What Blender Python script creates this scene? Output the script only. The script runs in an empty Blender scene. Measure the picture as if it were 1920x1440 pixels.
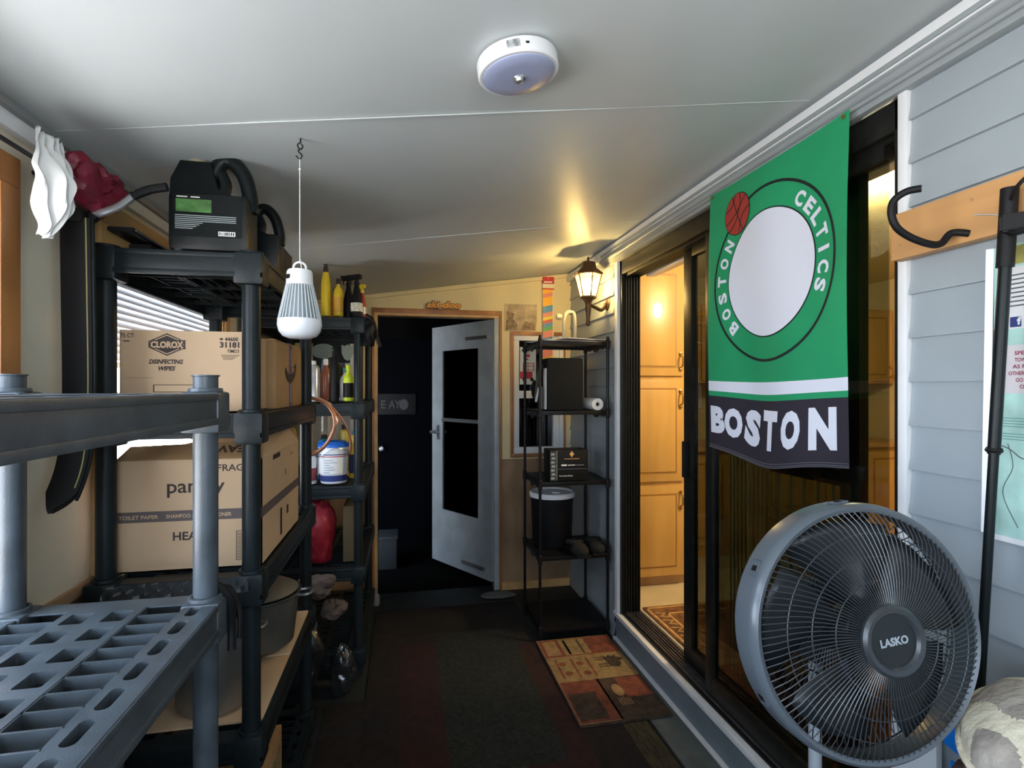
import bpy, bmesh, math, random
from mathutils import Vector, Matrix, noise
PI = math.pi
random.seed(7)
SC = bpy.context.scene
COL = SC.collection
# ---------------------------------------------------------------- camera, sky, exposure
cam = bpy.data.cameras.new('camera'); cam.lens = 18.75; cam.sensor_width = 36; cam.sensor_fit = 'HORIZONTAL'
cam.shift_y = 9 / 1920; cam.clip_start = 0.02
co = bpy.data.objects.new('camera', cam); COL.objects.link(co)
co.location = (0, 0, 1.57); co.rotation_euler = (PI / 2, 0, -math.atan(.203)); SC.camera = co
SC.view_settings.view_transform = 'Standard'; SC.view_settings.look = 'None'
SC.view_settings.gamma = 1; SC.view_settings.use_curve_mapping = False
SC.view_settings.exposure = 0.2
W = bpy.data.worlds.new('daylight'); SC.world = W; W.use_nodes = True
wn = W.node_tree.nodes; wl = W.node_tree.links
tc = wn.new('ShaderNodeTexCoord'); sp = wn.new('ShaderNodeSeparateXYZ'); cr = wn.new('ShaderNodeValToRGB')
wl.new(tc.outputs['Generated'], sp.inputs[0])
mr = wn.new('ShaderNodeMapRange'); mr.inputs[1].default_value = -1; mr.inputs[2].default_value = 1
wl.new(sp.outputs['Z'], mr.inputs[0]); wl.new(mr.outputs[0], cr.inputs[0])
cr.color_ramp.elements[0].position = .46; cr.color_ramp.elements[0].color = (1.0, 1.0, 1.0, 1)
cr.color_ramp.elements[1].position = .54; cr.color_ramp.elements[1].color = (.62, .76, .95, 1)
wl.new(cr.outputs[0], wn['Background'].inputs[0]); wn['Background'].inputs[1].default_value = 11.0

def lamp(name, kind, loc, energy, color, size=.1, rot=(0, 0, 0), sy=None, spread=None):
    l = bpy.data.lights.new(name, kind); l.energy = energy; l.color = color
    if kind == 'AREA':
        l.size = size
        if sy: l.shape = 'RECTANGLE'; l.size_y = sy
    elif kind == 'SUN': l.angle = size
    else: l.shadow_soft_size = size
    o = bpy.data.objects.new(name, l); o.location = loc; o.rotation_euler = rot; COL.objects.link(o); return o
def portal(name, loc, rot, sx, sy):
    o = lamp(name, 'AREA', loc, 1, (1, 1, 1), sx, rot, sy); o.data.cycles.is_portal = True; return o
portal('window_portal', (-.97, .84, 1.545), (0, -PI / 2, 0), .98, 1.0)
portal('window_portal', (-.97, 2.25, 1.545), (0, -PI / 2, 0), 1.05, 1.08)
portal('window_portal', (-.97, -.55, 1.56), (0, -PI / 2, 0), 1.1, 1.5)
portal('window_portal', (.15, -1.77, 1.65), (PI / 2, 0, 0), 1.1, .9)
lamp('kitchen_ceiling_bulb', 'POINT', (2.3, 2.3, 2.35), 70, (1.0, .80, .50), .12)

# ---------------------------------------------------------------- materials
MAT = {}
def mat(name, col, rough=.5, metal=0, nscale=0, namt=.0, bump=0, bscale=60, emit=None, spec=.5, stretch=(1, 1, 1), coat=0, trans=0):
    if name in MAT: return MAT[name]
    m = bpy.data.materials.new(name); m.use_nodes = True; MAT[name] = m
    nt = m.node_tree; b = nt.nodes['Principled BSDF']
    b.inputs['Base Color'].default_value = (*col, 1); b.inputs['Roughness'].default_value = rough
    b.inputs['Metallic'].default_value = metal; b.inputs['Specular IOR Level'].default_value = spec
    b.inputs['Coat Weight'].default_value = coat; b.inputs['Transmission Weight'].default_value = trans
    tcn = nt.nodes.new('ShaderNodeTexCoord'); mp = nt.nodes.new('ShaderNodeMapping'); mp.inputs['Scale'].default_value = stretch
    nt.links.new(tcn.outputs['Object'], mp.inputs[0])
    if nscale:
        n = nt.nodes.new('ShaderNodeTexNoise'); n.inputs['Scale'].default_value = nscale; n.inputs['Detail'].default_value = 6
        nt.links.new(mp.outputs[0], n.inputs['Vector'])
        r = nt.nodes.new('ShaderNodeValToRGB'); r.color_ramp.elements[0].position = .32; r.color_ramp.elements[1].position = .68
        lo = tuple(max(0, c * (1 - namt)) for c in col); hi = tuple(min(1, c * (1 + namt)) for c in col)
        r.color_ramp.elements[0].color = (*lo, 1); r.color_ramp.elements[1].color = (*hi, 1)
        nt.links.new(n.outputs[0], r.inputs[0]); nt.links.new(r.outputs[0], b.inputs['Base Color'])
    if bump:
        n2 = nt.nodes.new('ShaderNodeTexNoise'); n2.inputs['Scale'].default_value = bscale; n2.inputs['Detail'].default_value = 4
        nt.links.new(mp.outputs[0], n2.inputs['Vector'])
        bp = nt.nodes.new('ShaderNodeBump'); bp.inputs['Strength'].default_value = bump; bp.inputs['Distance'].default_value = .01
        nt.links.new(n2.outputs[0], bp.inputs['Height']); nt.links.new(bp.outputs[0], b.inputs['Normal'])
    if emit:
        b.inputs['Emission Color'].default_value = (*emit[0], 1); b.inputs['Emission Strength'].default_value = emit[1]
    return m
def glass(name, tint=(1, 1, 1), refl=.04):
    if name in MAT: return MAT[name]
    m = bpy.data.materials.new(name); m.use_nodes = True; MAT[name] = m; nt = m.node_tree; nt.nodes.clear()
    o = nt.nodes.new('ShaderNodeOutputMaterial'); t = nt.nodes.new('ShaderNodeBsdfTransparent'); g = nt.nodes.new('ShaderNodeBsdfGlossy')
    t.inputs[0].default_value = (*tint, 1); g.inputs['Roughness'].default_value = .01
    f = nt.nodes.new('ShaderNodeLayerWeight'); f.inputs[0].default_value = .5
    mx = nt.nodes.new('ShaderNodeMixShader')
    pw = nt.nodes.new('ShaderNodeMath'); pw.operation = 'POWER'; pw.inputs[1].default_value = 5
    md = nt.nodes.new('ShaderNodeMath'); md.operation = 'MULTIPLY_ADD'; md.inputs[1].default_value = .7; md.inputs[2].default_value = refl
    nt.links.new(f.outputs['Facing'], pw.inputs[0]); nt.links.new(pw.outputs[0], md.inputs[0]); nt.links.new(md.outputs[0], mx.inputs[0])
    nt.links.new(t.outputs[0], mx.inputs[1]); nt.links.new(g.outputs[0], mx.inputs[2]); nt.links.new(mx.outputs[0], o.inputs[0])
    return m
M_black = mat('black_plastic', (.006, .009, .010), .36, spec=.22, nscale=8, namt=.15)
M_rack = mat('charcoal_resin', (.066, .082, .096), .34, nscale=14, namt=.25, bump=.08, bscale=300)  # near unit: bluish sky sheen from the window put into the base colour
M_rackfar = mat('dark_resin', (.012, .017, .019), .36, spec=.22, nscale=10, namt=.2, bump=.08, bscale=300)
M_blk = mat('black_matte', (.006, .006, .007), .55, spec=.25)
M_blkm = mat('black_metal', (.008, .008, .009), .4, .2, spec=.3)
M_white = mat('white_paint', (.78, .79, .80), .45, nscale=6, namt=.04)
M_whiteplast = mat('white_plastic', (.80, .81, .83), .35)
M_cream = mat('cream_wall', (.72, .66, .52), .7, nscale=2.5, namt=.07, bump=.05, bscale=120)
M_creamfar = mat('cream_drywall', (.76, .64, .36), .7, nscale=2.5, namt=.05)  # cream wall yellowed further, the lantern's warm light put into the colour
M_ceil = mat('ceiling_panel', (.60, .635, .635), .42, nscale=1.6, namt=.06, bump=.03, bscale=5)
M_siding = mat('grey_vinyl_siding', (.33, .375, .405), .45, nscale=3, namt=.05, bump=.04, bscale=200)
M_greytrim = mat('grey_trim', (.30, .33, .34), .4, nscale=5, namt=.06)
M_riser = mat('grey_riser', (.16, .19, .22), .5, nscale=6, namt=.1)
M_orange = mat('stained_wood_trim', (.36, .15, .045), .45, nscale=9, namt=.35, stretch=(1, 1, .15))
M_ply = mat('plywood', (.30, .19, .105), .7, nscale=5, namt=.3, bump=.1, stretch=(1, 1, .6))
M_pine = mat('pine_board', (.62, .33, .13), .5, nscale=7, namt=.22, stretch=(1, .12, 1))
M_pinex = mat('pine_trim', (.60, .36, .14), .5, nscale=7, namt=.2, stretch=(1, .12, 1))
M_oak = mat('honey_oak', (.58, .34, .10), .32, nscale=7, namt=.14, stretch=(1, 1, .12), coat=.3)
M_bronze = mat('dark_bronze_frame', (.014, .014, .012), .4, .3, spec=.4, nscale=20, namt=.3)
M_card = mat('cardboard', (.64, .44, .27), .8, nscale=6, namt=.06, bump=.03, bscale=90)
M_cardd = mat('dark_cardboard', (.44, .26, .12), .8, nscale=6, namt=.12, bump=.05, bscale=60)
M_ink = mat('brown_ink', (.045, .028, .025), .7)
M_inkband = mat('ink_band', (.13, .10, .095), .7)
M_alu = mat('aluminium', (.62, .64, .66), .3, .9)
M_steel = mat('dull_steel', (.32, .32, .31), .42, .8, nscale=4, namt=.2)
M_copper = mat('copper', (.75, .36, .22), .3, .8)
M_yel = mat('yellow_plastic', (.85, .60, .03), .35)
M_ora = mat('amber_plastic', (.55, .22, .05), .4)
M_blue = mat('blue_plastic', (.02, .14, .62), .35)
M_red = mat('red_cloth', (.35, .02, .05), .6, nscale=10, namt=.3, bump=.3, bscale=25)
M_redp = mat('red_plastic', (.55, .03, .03), .4)
M_paper = mat('paper', (.82, .82, .80), .8, nscale=30, namt=.03)
M_glass = glass('window_glass')
M_glassd = glass('patio_glass', (.62, .66, .64), .10)
M_clear = glass('lantern_glass', (1, .97, .9), .04)
M_brass = mat('antique_brass', (.55, .36, .12), .25, .9)
M_fab = mat('grey_shed_door', (.40, .44, .46), .4, nscale=7, namt=.12)
M_darkroom = mat('dark_shed_wall', (.006, .006, .006), .95, spec=.02)  # dark walls blackened further, the room's lack of light is in the colour

# ---------------------------------------------------------------- mesh helpers
class MB:
    def __init__(s): s.bm = bmesh.new(); s.mats = []
    def mi(s, m):
        if m not in s.mats: s.mats.append(m)
        return s.mats.index(m)
    def _add(s, vs, fs, m, smooth=False):
        k = s.mi(m); bv = [s.bm.verts.new(v) for v in vs]
        for f in fs:
            try:
                q = s.bm.faces.new([bv[i] for i in f]); q.material_index = k; q.smooth = smooth
            except ValueError: pass
        return bv
    def box(s, x0, x1, y0, y1, z0, z1, m, bev=0):
        t = bmesh.new(); r = bmesh.ops.create_cube(t, size=1)
        for v in t.verts:
            v.co = Vector(((x0 + x1) / 2 + v.co.x * (x1 - x0), (y0 + y1) / 2 + v.co.y * (y1 - y0), (z0 + z1) / 2 + v.co.z * (z1 - z0)))
        if bev: bmesh.ops.bevel(t, geom=t.edges[:], offset=bev, segments=2, affect='EDGES', profile=.6)
        s.merge(t, m, bool(bev)); return s
    def merge(s, t, m=None, smooth=False, M=None, mats=None):
        t.verts.index_update()
        vs = [(M @ v.co) if M else v.co.copy() for v in t.verts]; bv = [s.bm.verts.new(v) for v in vs]
        for f in t.faces:
            try:
                q = s.bm.faces.new([bv[v.index] for v in f.verts])
                q.material_index = s.mi(mats[f.material_index] if mats else m); q.smooth = smooth or f.smooth
            except ValueError: pass
        t.free(); return s
    def obox(s, c, ax, ay, az, m, bev=0):      # oriented box: centre and three half-vectors
        t = bmesh.new(); bmesh.ops.create_cube(t, size=2)
        ax, ay, az, c = Vector(ax), Vector(ay), Vector(az), Vector(c)
        for v in t.verts: v.co = c + ax * v.co.x + ay * v.co.y + az * v.co.z
        if bev: bmesh.ops.bevel(t, geom=t.edges[:], offset=bev, segments=2, affect='EDGES')
        bmesh.ops.recalc_face_normals(t, faces=t.faces[:])
        s.merge(t, m, bool(bev)); return s
    def cyl(s, p0, p1, r0, m, r1=None, n=20, cap=True):
        r1 = r0 if r1 is None else r1
        return s.loft([(p0, r0), (p1, r1)], m, n, cap)
    def loft(s, pr, m, n=16, cap=True, smooth=True):   # list of (point, radius) along a path
        pts = [Vector(p) for p, _ in pr]; rs = [r for _, r in pr]; rings = []
        ref = None
        for i, p in enumerate(pts):
            d = (pts[min(i + 1, len(pts) - 1)] - pts[max(i - 1, 0)])
            if d.length < 1e-9: d = Vector((0, 0, 1))
            d.normalize()
            if ref is None:
                ref = Vector((0, 0, 1)) if abs(d.z) < .9 else Vector((1, 0, 0))
            a = (ref - d * ref.dot(d)); a = a.normalized() if a.length > 1e-6 else d.orthogonal().normalized()
            ref = a; b = d.cross(a)
            rings.append([p + (a * math.cos(2 * PI * k / n) + b * math.sin(2 * PI * k / n)) * rs[i] for k in range(n)])
        vs = [v for r in rings for v in r]; fs = []
        for i in range(len(rings) - 1):
            for k in range(n):
                fs.append((i * n + k, i * n + (k + 1) % n, (i + 1) * n + (k + 1) % n, (i + 1) * n + k))
        bv = s._add(vs, fs, m, smooth)
        if cap:
            k = s.mi(m)
            for ring in (bv[:n][::-1], bv[-n:]):
                try: q = s.bm.faces.new(ring); q.material_index = k
                except ValueError: pass
        return s
    def tube(s, pts, r, m, n=10, sub=0, closed=False):
        pts = [Vector(p) for p in pts]
        if sub: pts = catmull(pts, sub, closed)
        if closed: pts = pts + [pts[0], ]
        return s.loft([(p, r) for p in pts], m, n, not closed)
    def lathe(s, prof, c, m, n=28, axis=None, mats=None):   # profile (r, z)
        c = Vector(c); vs = []; fs = []; k0 = None
        Mx = Matrix.Identity(3) if axis is None else Vector((0, 0, 1)).rotation_difference(Vector(axis)).to_matrix()
        for (r, z) in prof:
            for k in range(n):
                a = 2 * PI * k / n; vs.append(c + Mx @ Vector((max(r, 1e-5) * math.cos(a), max(r, 1e-5) * math.sin(a), z)))
        bv = [s.bm.verts.new(v) for v in vs]
        for i in range(len(prof) - 1):
            mi = s.mi(mats[i] if mats else m)
            for k in range(n):
                q = s.bm.faces.new((bv[i * n + k], bv[i * n + (k + 1) % n], bv[(i + 1) * n + (k + 1) % n], bv[(i + 1) * n + k]))
                q.material_index = mi; q.smooth = True
        return s
    def poly(s, pts, m, th=None):       # flat polygon, optional thickness vector
        pts = [Vector(p) for p in pts]; n = len(pts)
        if th is None: s._add(pts, [tuple(range(n))], m); return s
        th = Vector(th)
        t = bmesh.new(); a = [t.verts.new(p) for p in pts]; b = [t.verts.new(p + th) for p in pts]
        t.faces.new(a); t.faces.new(b[::-1])
        for i in range(n): t.faces.new((a[i], b[i], b[(i + 1) % n], a[(i + 1) % n]))
        bmesh.ops.recalc_face_normals(t, faces=t.faces[:]); s.merge(t, m); return s
    def text(s, st, o, U, V, w, h, m, bold=.0, lift=.0008, shear=0, th=0):
        o, U, V = Vector(o), Vector(U).normalized(), Vector(V).normalized(); N = U.cross(V)
        P2 = text2d(st, bold, shear)
        if not P2: return s
        vs, fs, (x0, x1, y0, y1) = P2
        sx = w / (x1 - x0); sy = h / (y1 - y0) if h else sx
        s._add([o + U * ((x - x0) * sx) + V * ((y - y0) * sy) + N * lift for x, y in vs], fs, m); return s
    def tf(s, M): bmesh.ops.transform(s.bm, matrix=M, verts=s.bm.verts[:]); return s
    def build(s, name, parent=None, origin=None, smooth=None, sharp=35):
        me = bpy.data.meshes.new(name)
        off = Vector((0, 0, 0))
        if parent is not None: off = wloc(parent)
        elif origin is not None: off = Vector(origin)
        elif origin is None:
            vs = s.bm.verts
            if len(vs):
                xs = [v.co.x for v in vs]; ys = [v.co.y for v in vs]; zs = [v.co.z for v in vs]
                off = Vector(((min(xs) + max(xs)) / 2, (min(ys) + max(ys)) / 2, min(zs)))
        bmesh.ops.translate(s.bm, vec=-off, verts=s.bm.verts[:])
        s.bm.to_mesh(me); s.bm.free()
        for m in s.mats: me.materials.append(m)
        try: me.set_sharp_from_angle(angle=math.radians(sharp))
        except Exception: pass
        o = bpy.data.objects.new(name, me); COL.objects.link(o)
        if parent is not None: o.parent = parent
        else: o.location = off
        return o
def wloc(o):
    v = Vector((0, 0, 0))
    while o is not None: v += o.location; o = o.parent
    return v
_tc = {}
def text2d(st, bold, shear):
    key = (st, bold, shear)
    if key in _tc: return _tc[key]
    c = bpy.data.curves.new('t', 'FONT'); c.body = st; c.offset = bold; c.resolution_u = 3; c.shear = shear
    o = bpy.data.objects.new('t', c); COL.objects.link(o); dg = bpy.context.evaluated_depsgraph_get()
    me = o.evaluated_get(dg).to_mesh()
    vs = [(v.co.x, v.co.y) for v in me.vertices]; fs = [tuple(p.vertices) for p in me.polygons]
    o.evaluated_get(dg).to_mesh_clear(); bpy.data.objects.remove(o); bpy.data.curves.remove(c)
    if not vs: return None
    xs = [v[0] for v in vs]; ys = [v[1] for v in vs]
    _tc[key] = (vs, fs, (min(xs), max(xs), min(ys), max(ys))); return _tc[key]
def catmull(p, n, closed=False):
    out = []; L = len(p); R = range(L if closed else L - 1)
    for i in R:
        g = (lambda k: p[k % L]) if closed else (lambda k: p[min(max(k, 0), L - 1)])
        a, b, c, d = g(i - 1), g(i), g(i + 1), g(i + 2)
        for k in range(n):
            t = k / n
            out.append(.5 * ((2 * b) + (c - a) * t + (2 * a - 5 * b + 4 * c - d) * t * t + (3 * b - a - 3 * c + d) * t ** 3))
    if not closed: out.append(p[-1])
    return out
def thing(name, label, cat, loc=(0, 0, 0), group=None):
    o = bpy.data.objects.new(name, None); o.location = loc; o.empty_display_size = .05; COL.objects.link(o)
    return tag(o, label, cat, group)
def tag(o, label, cat, group=None, kind=None):
    o['label'] = label; o['category'] = cat
    if group: o['group'] = group
    if kind: o['kind'] = kind
    return o
def struct(o): o['kind'] = 'structure'; return o
def blob(mb, c, r, m, amp=.25, fr=6, seed=0, sub=4, flat=0, crease=False):
    t = bmesh.new(); bmesh.ops.create_icosphere(t, subdivisions=sub, radius=1); c = Vector(c)
    for v in t.verts:
        d = v.co.normalized(); q = Vector((d.x * r[0], d.y * r[1], d.z * r[2]))
        n = noise.noise(q * fr + Vector((seed, seed * 2.1, 3))) * amp + .45 * amp * (abs(noise.noise(q * fr * 2.6 + Vector((seed + 9, 1, 3)))) * -2 + .4)
        q = q * (1 + n)
        if flat and q.z < -flat: q.z = -flat
        v.co = c + q
    for f in t.faces: f.smooth = True
    mb.merge(t, m, True); return mb

# ---------------------------------------------------------------- room shell
XL, XR, YB, YR = -.85, 1.32, 4.1, -1.65
def ceilz(x): return 2.31 + .143 * (x + .0) - .0
def wall_cells(mb, u0, u1, v0, v1, holes, put):      # rectangle with rectangular holes, split in a grid
    holes = [(max(h[0], u0), min(h[1], u1), max(h[2], v0), min(h[3], v1)) for h in holes if h[0] < u1 and h[1] > u0 and h[2] < v1 and h[3] > v0]
    us = sorted({u0, u1, *[h[0] for h in holes], *[h[1] for h in holes]}); vs = sorted({v0, v1, *[h[2] for h in holes], *[h[3] for h in holes]})
    for i in range(len(us) - 1):
        for j in range(len(vs) - 1):
            cu, cv = (us[i] + us[i + 1]) / 2, (vs[j] + vs[j + 1]) / 2
            if any(h[0] < cu < h[1] and h[2] < cv < h[3] for h in holes): continue
            put(us[i], us[i + 1], vs[j], vs[j + 1])
WAIN = 1.02
W0 = (-1.30, .20, 1.0, 2.06); W1 = (.38, 1.31, 1.05, 2.01); W2 = (1.74, 2.76, 1.05, 2.04)
b = MB(); wall_cells(b, YR, YB, WAIN, 2.3, [W0, W1, W2], lambda a, c, d, e: b.box(XL - .10, XL, a, c, d, e, M_cream))
b.box(XL - .10, XL, YR, YB, 0, WAIN, M_ply)
struct(b.build('wall_left'))
b = MB(); b.box(XL, XL + .012, YR, YB, WAIN, WAIN + .03, M_ply, .003); struct(b.build('trim_1'))
DO = (-.19, .705, -1, 2.14)      # back doorway
WR = (.845, 1.215, 1.06, 1.99); WL = (-.70, -.345, 1.0, 1.95)
b = MB(); wall_cells(b, XL, XR, WAIN, 2.56, [DO, WR, WL], lambda a, c, d, e: b.box(a, c, YB, YB + .1, d, e, M_creamfar))
wall_cells(b, XL, XR, 0, WAIN, [DO, WL], lambda a, c, d, e: b.box(a, c, YB, YB + .1, d, e, M_ply))
struct(b.build('wall_back'))
b = MB(); b.box(.75, 1.30, YB - .015, YB, 0, .06, M_pinex); struct(b.build('baseboard_back'))
# rear wall (behind the camera) with a wide window opening
b = MB(); wall_cells(b, XL - .1, XR + .12, 0, 2.6, [(-.40, .70, 1.20, 2.10)], lambda a, c, d, e: b.box(a, c, YR - .1, YR, d, e, M_cream))
struct(b.build('wall_rear'))
b = MB(); b.box(-.42, .72, YR - .06, YR + .02, 2.08, 2.12, M_white); b.box(-.42, .72, YR - .06, YR + .02, 1.18, 1.22, M_white)
for x in (-.42, .14, .68): b.box(x, x + .04, YR - .06, YR + .02, 1.22, 2.08, M_white)
struct(b.build('window_4'))
# floor
b = MB(); b.box(XL - .1, XR, YR - .1, YB + .1, -.05, 0, mat('grey_deck_floor', (.018, .021, .020), .6, nscale=12, namt=.25))  # main deck colour blackened for its shaded left side; sill board keeps the grey
struct(b.build('floor'))
b = MB(); b.box(1.14, XR - .036, -.5, 3.12, 0, .010, mat('grey_green_board', (.10, .12, .115), .6, nscale=12, namt=.2), .002); struct(b.build('trim_8'))
# ceiling (slopes up to the house)
b = MB()
def cpt(x, y, dz=0): return Vector((x, y, ceilz(x) + dz))
nX, nY = 12, 40
grid = [[None] * (nY + 1) for _ in range(nX + 1)]
for i in range(nX + 1):
    for j in range(nY + 1):
        x = XL - .1 + (XR + .25 - XL) * i / nX; y = YR - .1 + (YB + .2 - YR) * j / nY
        grid[i][j] = b.bm.verts.new(cpt(x, y, .006 * noise.noise(Vector((x * 1.5, y * 1.1, 0)))))
k = b.mi(M_ceil)
for i in range(nX):
    for j in range(nY):
        f = b.bm.faces.new((grid[i][j], grid[i][j + 1], grid[i + 1][j + 1], grid[i + 1][j])); f.smooth = True
x0, x1 = XL - .1, XR + .15
b.poly([cpt(x0, YR - .1, .012), cpt(x1, YR - .1, .012), cpt(x1, YB + .1, .012), cpt(x0, YB + .1, .012)], M_ceil, (0, 0, .06))
for ys in (.26, 1.48, 2.70):     # batten seams between the panels
    b.poly([cpt(XL, ys - .0025, -.002), cpt(XR - .05, ys - .0025, -.002), cpt(XR - .05, ys + .0025, -.002), cpt(XL, ys + .0025, -.002)], M_ceil, (0, 0, .003))
struct(b.build('ceiling'))
b = MB()
b.poly([cpt(XL, YB - .02, -.035), cpt(XR, YB - .02, -.035), cpt(XR, YB, -.035), cpt(XL, YB, -.035)], M_creamfar, (0, 0, .03)); struct(b.build('trim_2'))
b = MB(); b.box(XL, XL + .02, YR, YB, 2.13, 2.185, M_white, .003); b.box(XL, XL + .035, YR, YB, 2.165, 2.183, mat('grey_cove', (.25, .26, .26), .5), .003); struct(b.build('trim_3'))

# right wall: vinyl siding each side of the patio door
EXPO = .115
def siding(mb, y0, y1, z0, z1, x=XR, lift=0, m=None):
    k0 = math.floor((z0 - 1.588) / EXPO) - 1
    z = 1.588 + k0 * EXPO
    while z < z1:
        a, c = max(z, z0), min(z + EXPO, z1)
        if c - a > .01:
            mb.poly([(x - .016 - lift, y0, a), (x - .016 - lift, y0, a + .006), (x - .010 - lift, y0, a + .03), (x - .004 - lift, y0, c), (x, y0, c), (x, y0, a)], m or M_siding, (0, y1 - y0, 0))
        z += EXPO
DY0, DY1, DZ0, DZ1 = 1.197, 3.115, .175, 2.36
b = MB()
b.box(XR, XR + .12, YR, DY0, 0, 2.6, M_siding); b.box(XR, XR + .12, DY1, YB, 0, 2.6, M_siding)
b.box(XR, XR + .12, DY0, DY1, DZ1, 2.6, M_siding); b.box(XR, XR + .12, DY0, DY1, 0, DZ0, M_riser)
b.box(XR - .004, XR, 1.14, 1.178, .17, 2.36, M_blk); siding(b, YR, 1.170, .0, 2.42); siding(b, 3.18, YB, .0, 2.42)  # black strip paints the shadow in the gap beside the siding ends
z = 1.588 - 14 * EXPO + .002; kk = 0
while z < 2.3:       # lapped ends of a second run of siding
    e = 3.66 + (.02 if kk % 2 else -.015); siding(b, 3.18, e, max(z, .0), z + EXPO - .004, lift=.004); z += EXPO; kk += 1
struct(b.build('wall_right'))
b = MB()   # crown: white board, grey moulded band
b.box(XR - .045, XR, YR, YB, 2.425, 2.475, M_white, .004); struct(b.build('trim_4'))
b = MB()
b.box(XR - .045, XR, YR, 3.33, 2.375, 2.425, M_greytrim, .008); b.box(XR - .05, XR, YR, 3.33, 2.43, 2.445, M_greytrim, .004)
b.box(XR - .035, XR, YR, 3.30, 2.358, 2.38, M_greytrim, .005); b.cyl((XR - .044, YR, 2.40), (XR - .044, 3.33, 2.40), .014, M_greytrim)
struct(b.build('trim_5'))
b = MB()   # white casing of the patio door
b.box(XR - .022, XR + .01, DY0 - .026, DY0, DZ0 - .04, DZ1, M_white, .003)
b.box(XR - .022, XR + .01, DY1, DY1 + .045, DZ0 - .0, DZ1, M_white, .003)
b.box(XR - .022, XR + .01, DY0 - .026, DY1 + .045, DZ1, DZ1 + .038, M_white, .003)
b.box(XR - .030, XR + .02, .2, DY1 + .045, DZ0 - .022, DZ0 + .004, M_white, .003)
b.box(XR - .012, XR, YR, DY1 + .045, .012, DZ0 - .02, M_riser)
b.box(XR - .034, XR, YR, DY1 + .045, 0, .016, M_white, .002)
struct(b.build('trim_6'))

# ---------------------------------------------------------------- windows of the porch
def win_left(idx, w, m, casing):
    y0, y1, z0, z1 = w; fr = MB()
    X = XL
    for (a, c, d, e) in ((y0, y1, z0, z0 + .035), (y0, y1, z1 - .035, z1), (y0, y0 + .035, z0 + .035, z1 - .035), (y1 - .035, y1, z0 + .035, z1 - .035), (y0 + .035, y1 - .035, (z0 + z1) / 2 - .015, (z0 + z1) / 2 + .015)):
        fr.box(X - .085, X - .045, a, c, d, e, M_white, .002)
    for (a, c, d, e) in ((y0 - .06, y1 + .06, z1, z1 + .065), (y0 - .06, y1 + .06, z0 - .05, z0), (y0 - .06, y0, z0, z1), (y1, y1 + .06, z0, z1)):
        fr.box(X, X + .022, a, c, d, e, casing, .003)
    for (a, c, d, e) in ((y0, y1, z1 - .012, z1), (y0, y1, z0, z0 + .012), (y0, y0 + .012, z0 + .012, z1 - .012), (y1 - .012, y1, z0 + .012, z1 - .012)):
        fr.box(X - .05, X + .01, a, c, d, e, casing)
    o = struct(fr.build('window_%d' % idx))
    g = MB(); g.box(X - .07, X - .066, y0 + .03, y1 - .03, z0 + .03, z1 - .03, M_glass); p = g.build('window_glass', o); return o
win_left(1, W1, M_white, M_orange)
win_left(2, W2, M_white, M_pinex)
win_left(6, W0, M_white, M_orange)
t = thing('window_blind', 'white horizontal slat blind lowered halfway over the window behind the shelving', 'blind', (XL - .03, 2.25, 1.52))
b = MB(); b.box(XL - .045, XL - .005, 1.76, 2.74, 1.995, 2.03, M_whiteplast, .003); b.build('headrail', t)
M_blind = mat('translucent_blind', (.80, .81, .83), .5); _n = M_blind.node_tree; _tl = _n.nodes.new('ShaderNodeBsdfTranslucent'); _tl.inputs[0].default_value = (.9, .92, .95, 1); _mx = _n.nodes.new('ShaderNodeMixShader'); _mx.inputs[0].default_value = .10
_n.links.new(_n.nodes['Principled BSDF'].outputs[0], _mx.inputs[1]); _n.links.new(_tl.outputs[0], _mx.inputs[2]); _n.links.new(_mx.outputs[0], _n.nodes['Material Output'].inputs[0])
bs = MB(); z = 1.985
while z > 1.66:
    bs.poly([(XL - .030, 1.77, z + .0125), (XL - .019, 1.77, z - .0125), (XL - .019, 2.73, z - .0125), (XL - .030, 2.73, z + .0125)], M_blind, (0, 0, .0012)); z -= .021
bs.build('slats', t)
b = MB(); b.box(XL - .037, XL - .011, 1.77, 2.73, 1.635, 1.652, M_whiteplast, .003); b.build('bottom_rail', t)
# back wall windows
def win_back(idx, w, x_in=0):
    x0, x1, z0, z1 = w; fr = MB(); Y = YB; mid = (z0 + z1) / 2 + (.0)
    for (a, c, d, e) in ((x0, x1, z0, z0 + .05), (x0, x1, z1 - .04, z1), (x0, x0 + .045, z0 + .05, z1 - .04), (x1 - .045, x1, z0 + .05, z1 - .04), (x0 + .045, x1 - .045, mid - .03, mid + .03)):
        fr.box(a, c, Y + .0, Y + .05, d, e, M_white, .003)
    for (a, c, d, e) in ((x0 - .028, x1 + .05, z1, z1 + .03), (x0 - .028, x1 + .05, z0 - .03, z0), (x0 - .028, x0, z0, z1)):
        fr.box(a, c, Y - .012, Y + .01, d, e, M_orange, .002)
    fr.box(x1, x1 + .035, Y - .012, Y + .01, z0, z1, M_whiteplast, .002); fr.box(x1 + .035, x1 + .05, Y - .014, Y + .01, z0, z1, M_orange, .002)
    o = struct(fr.build('window_%d' % idx)); g = MB(); g.box(x0 + .03, x1 - .03, Y + .025, Y + .029, z0 + .03, z1 - .03, M_glass); g.build('window_glass', o); return o
win_back(3, WR); win_back(5, WL)
b = MB(); b.box(-.69, -.36, YB + .055, YB + .062, 1.00, 1.43, M_paper); b.box(-.69, -.36, YB + .055, YB + .062, 1.60, 1.93, mat('dark_pane_backing', (.03, .05, .055), .6))  # added sheets: white paints the lit lower pane, dark paints the upper one
tag(b.build('window_liner'), 'pale panel and dark sheet set behind the small window beside the far shelving', 'panel')
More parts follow.
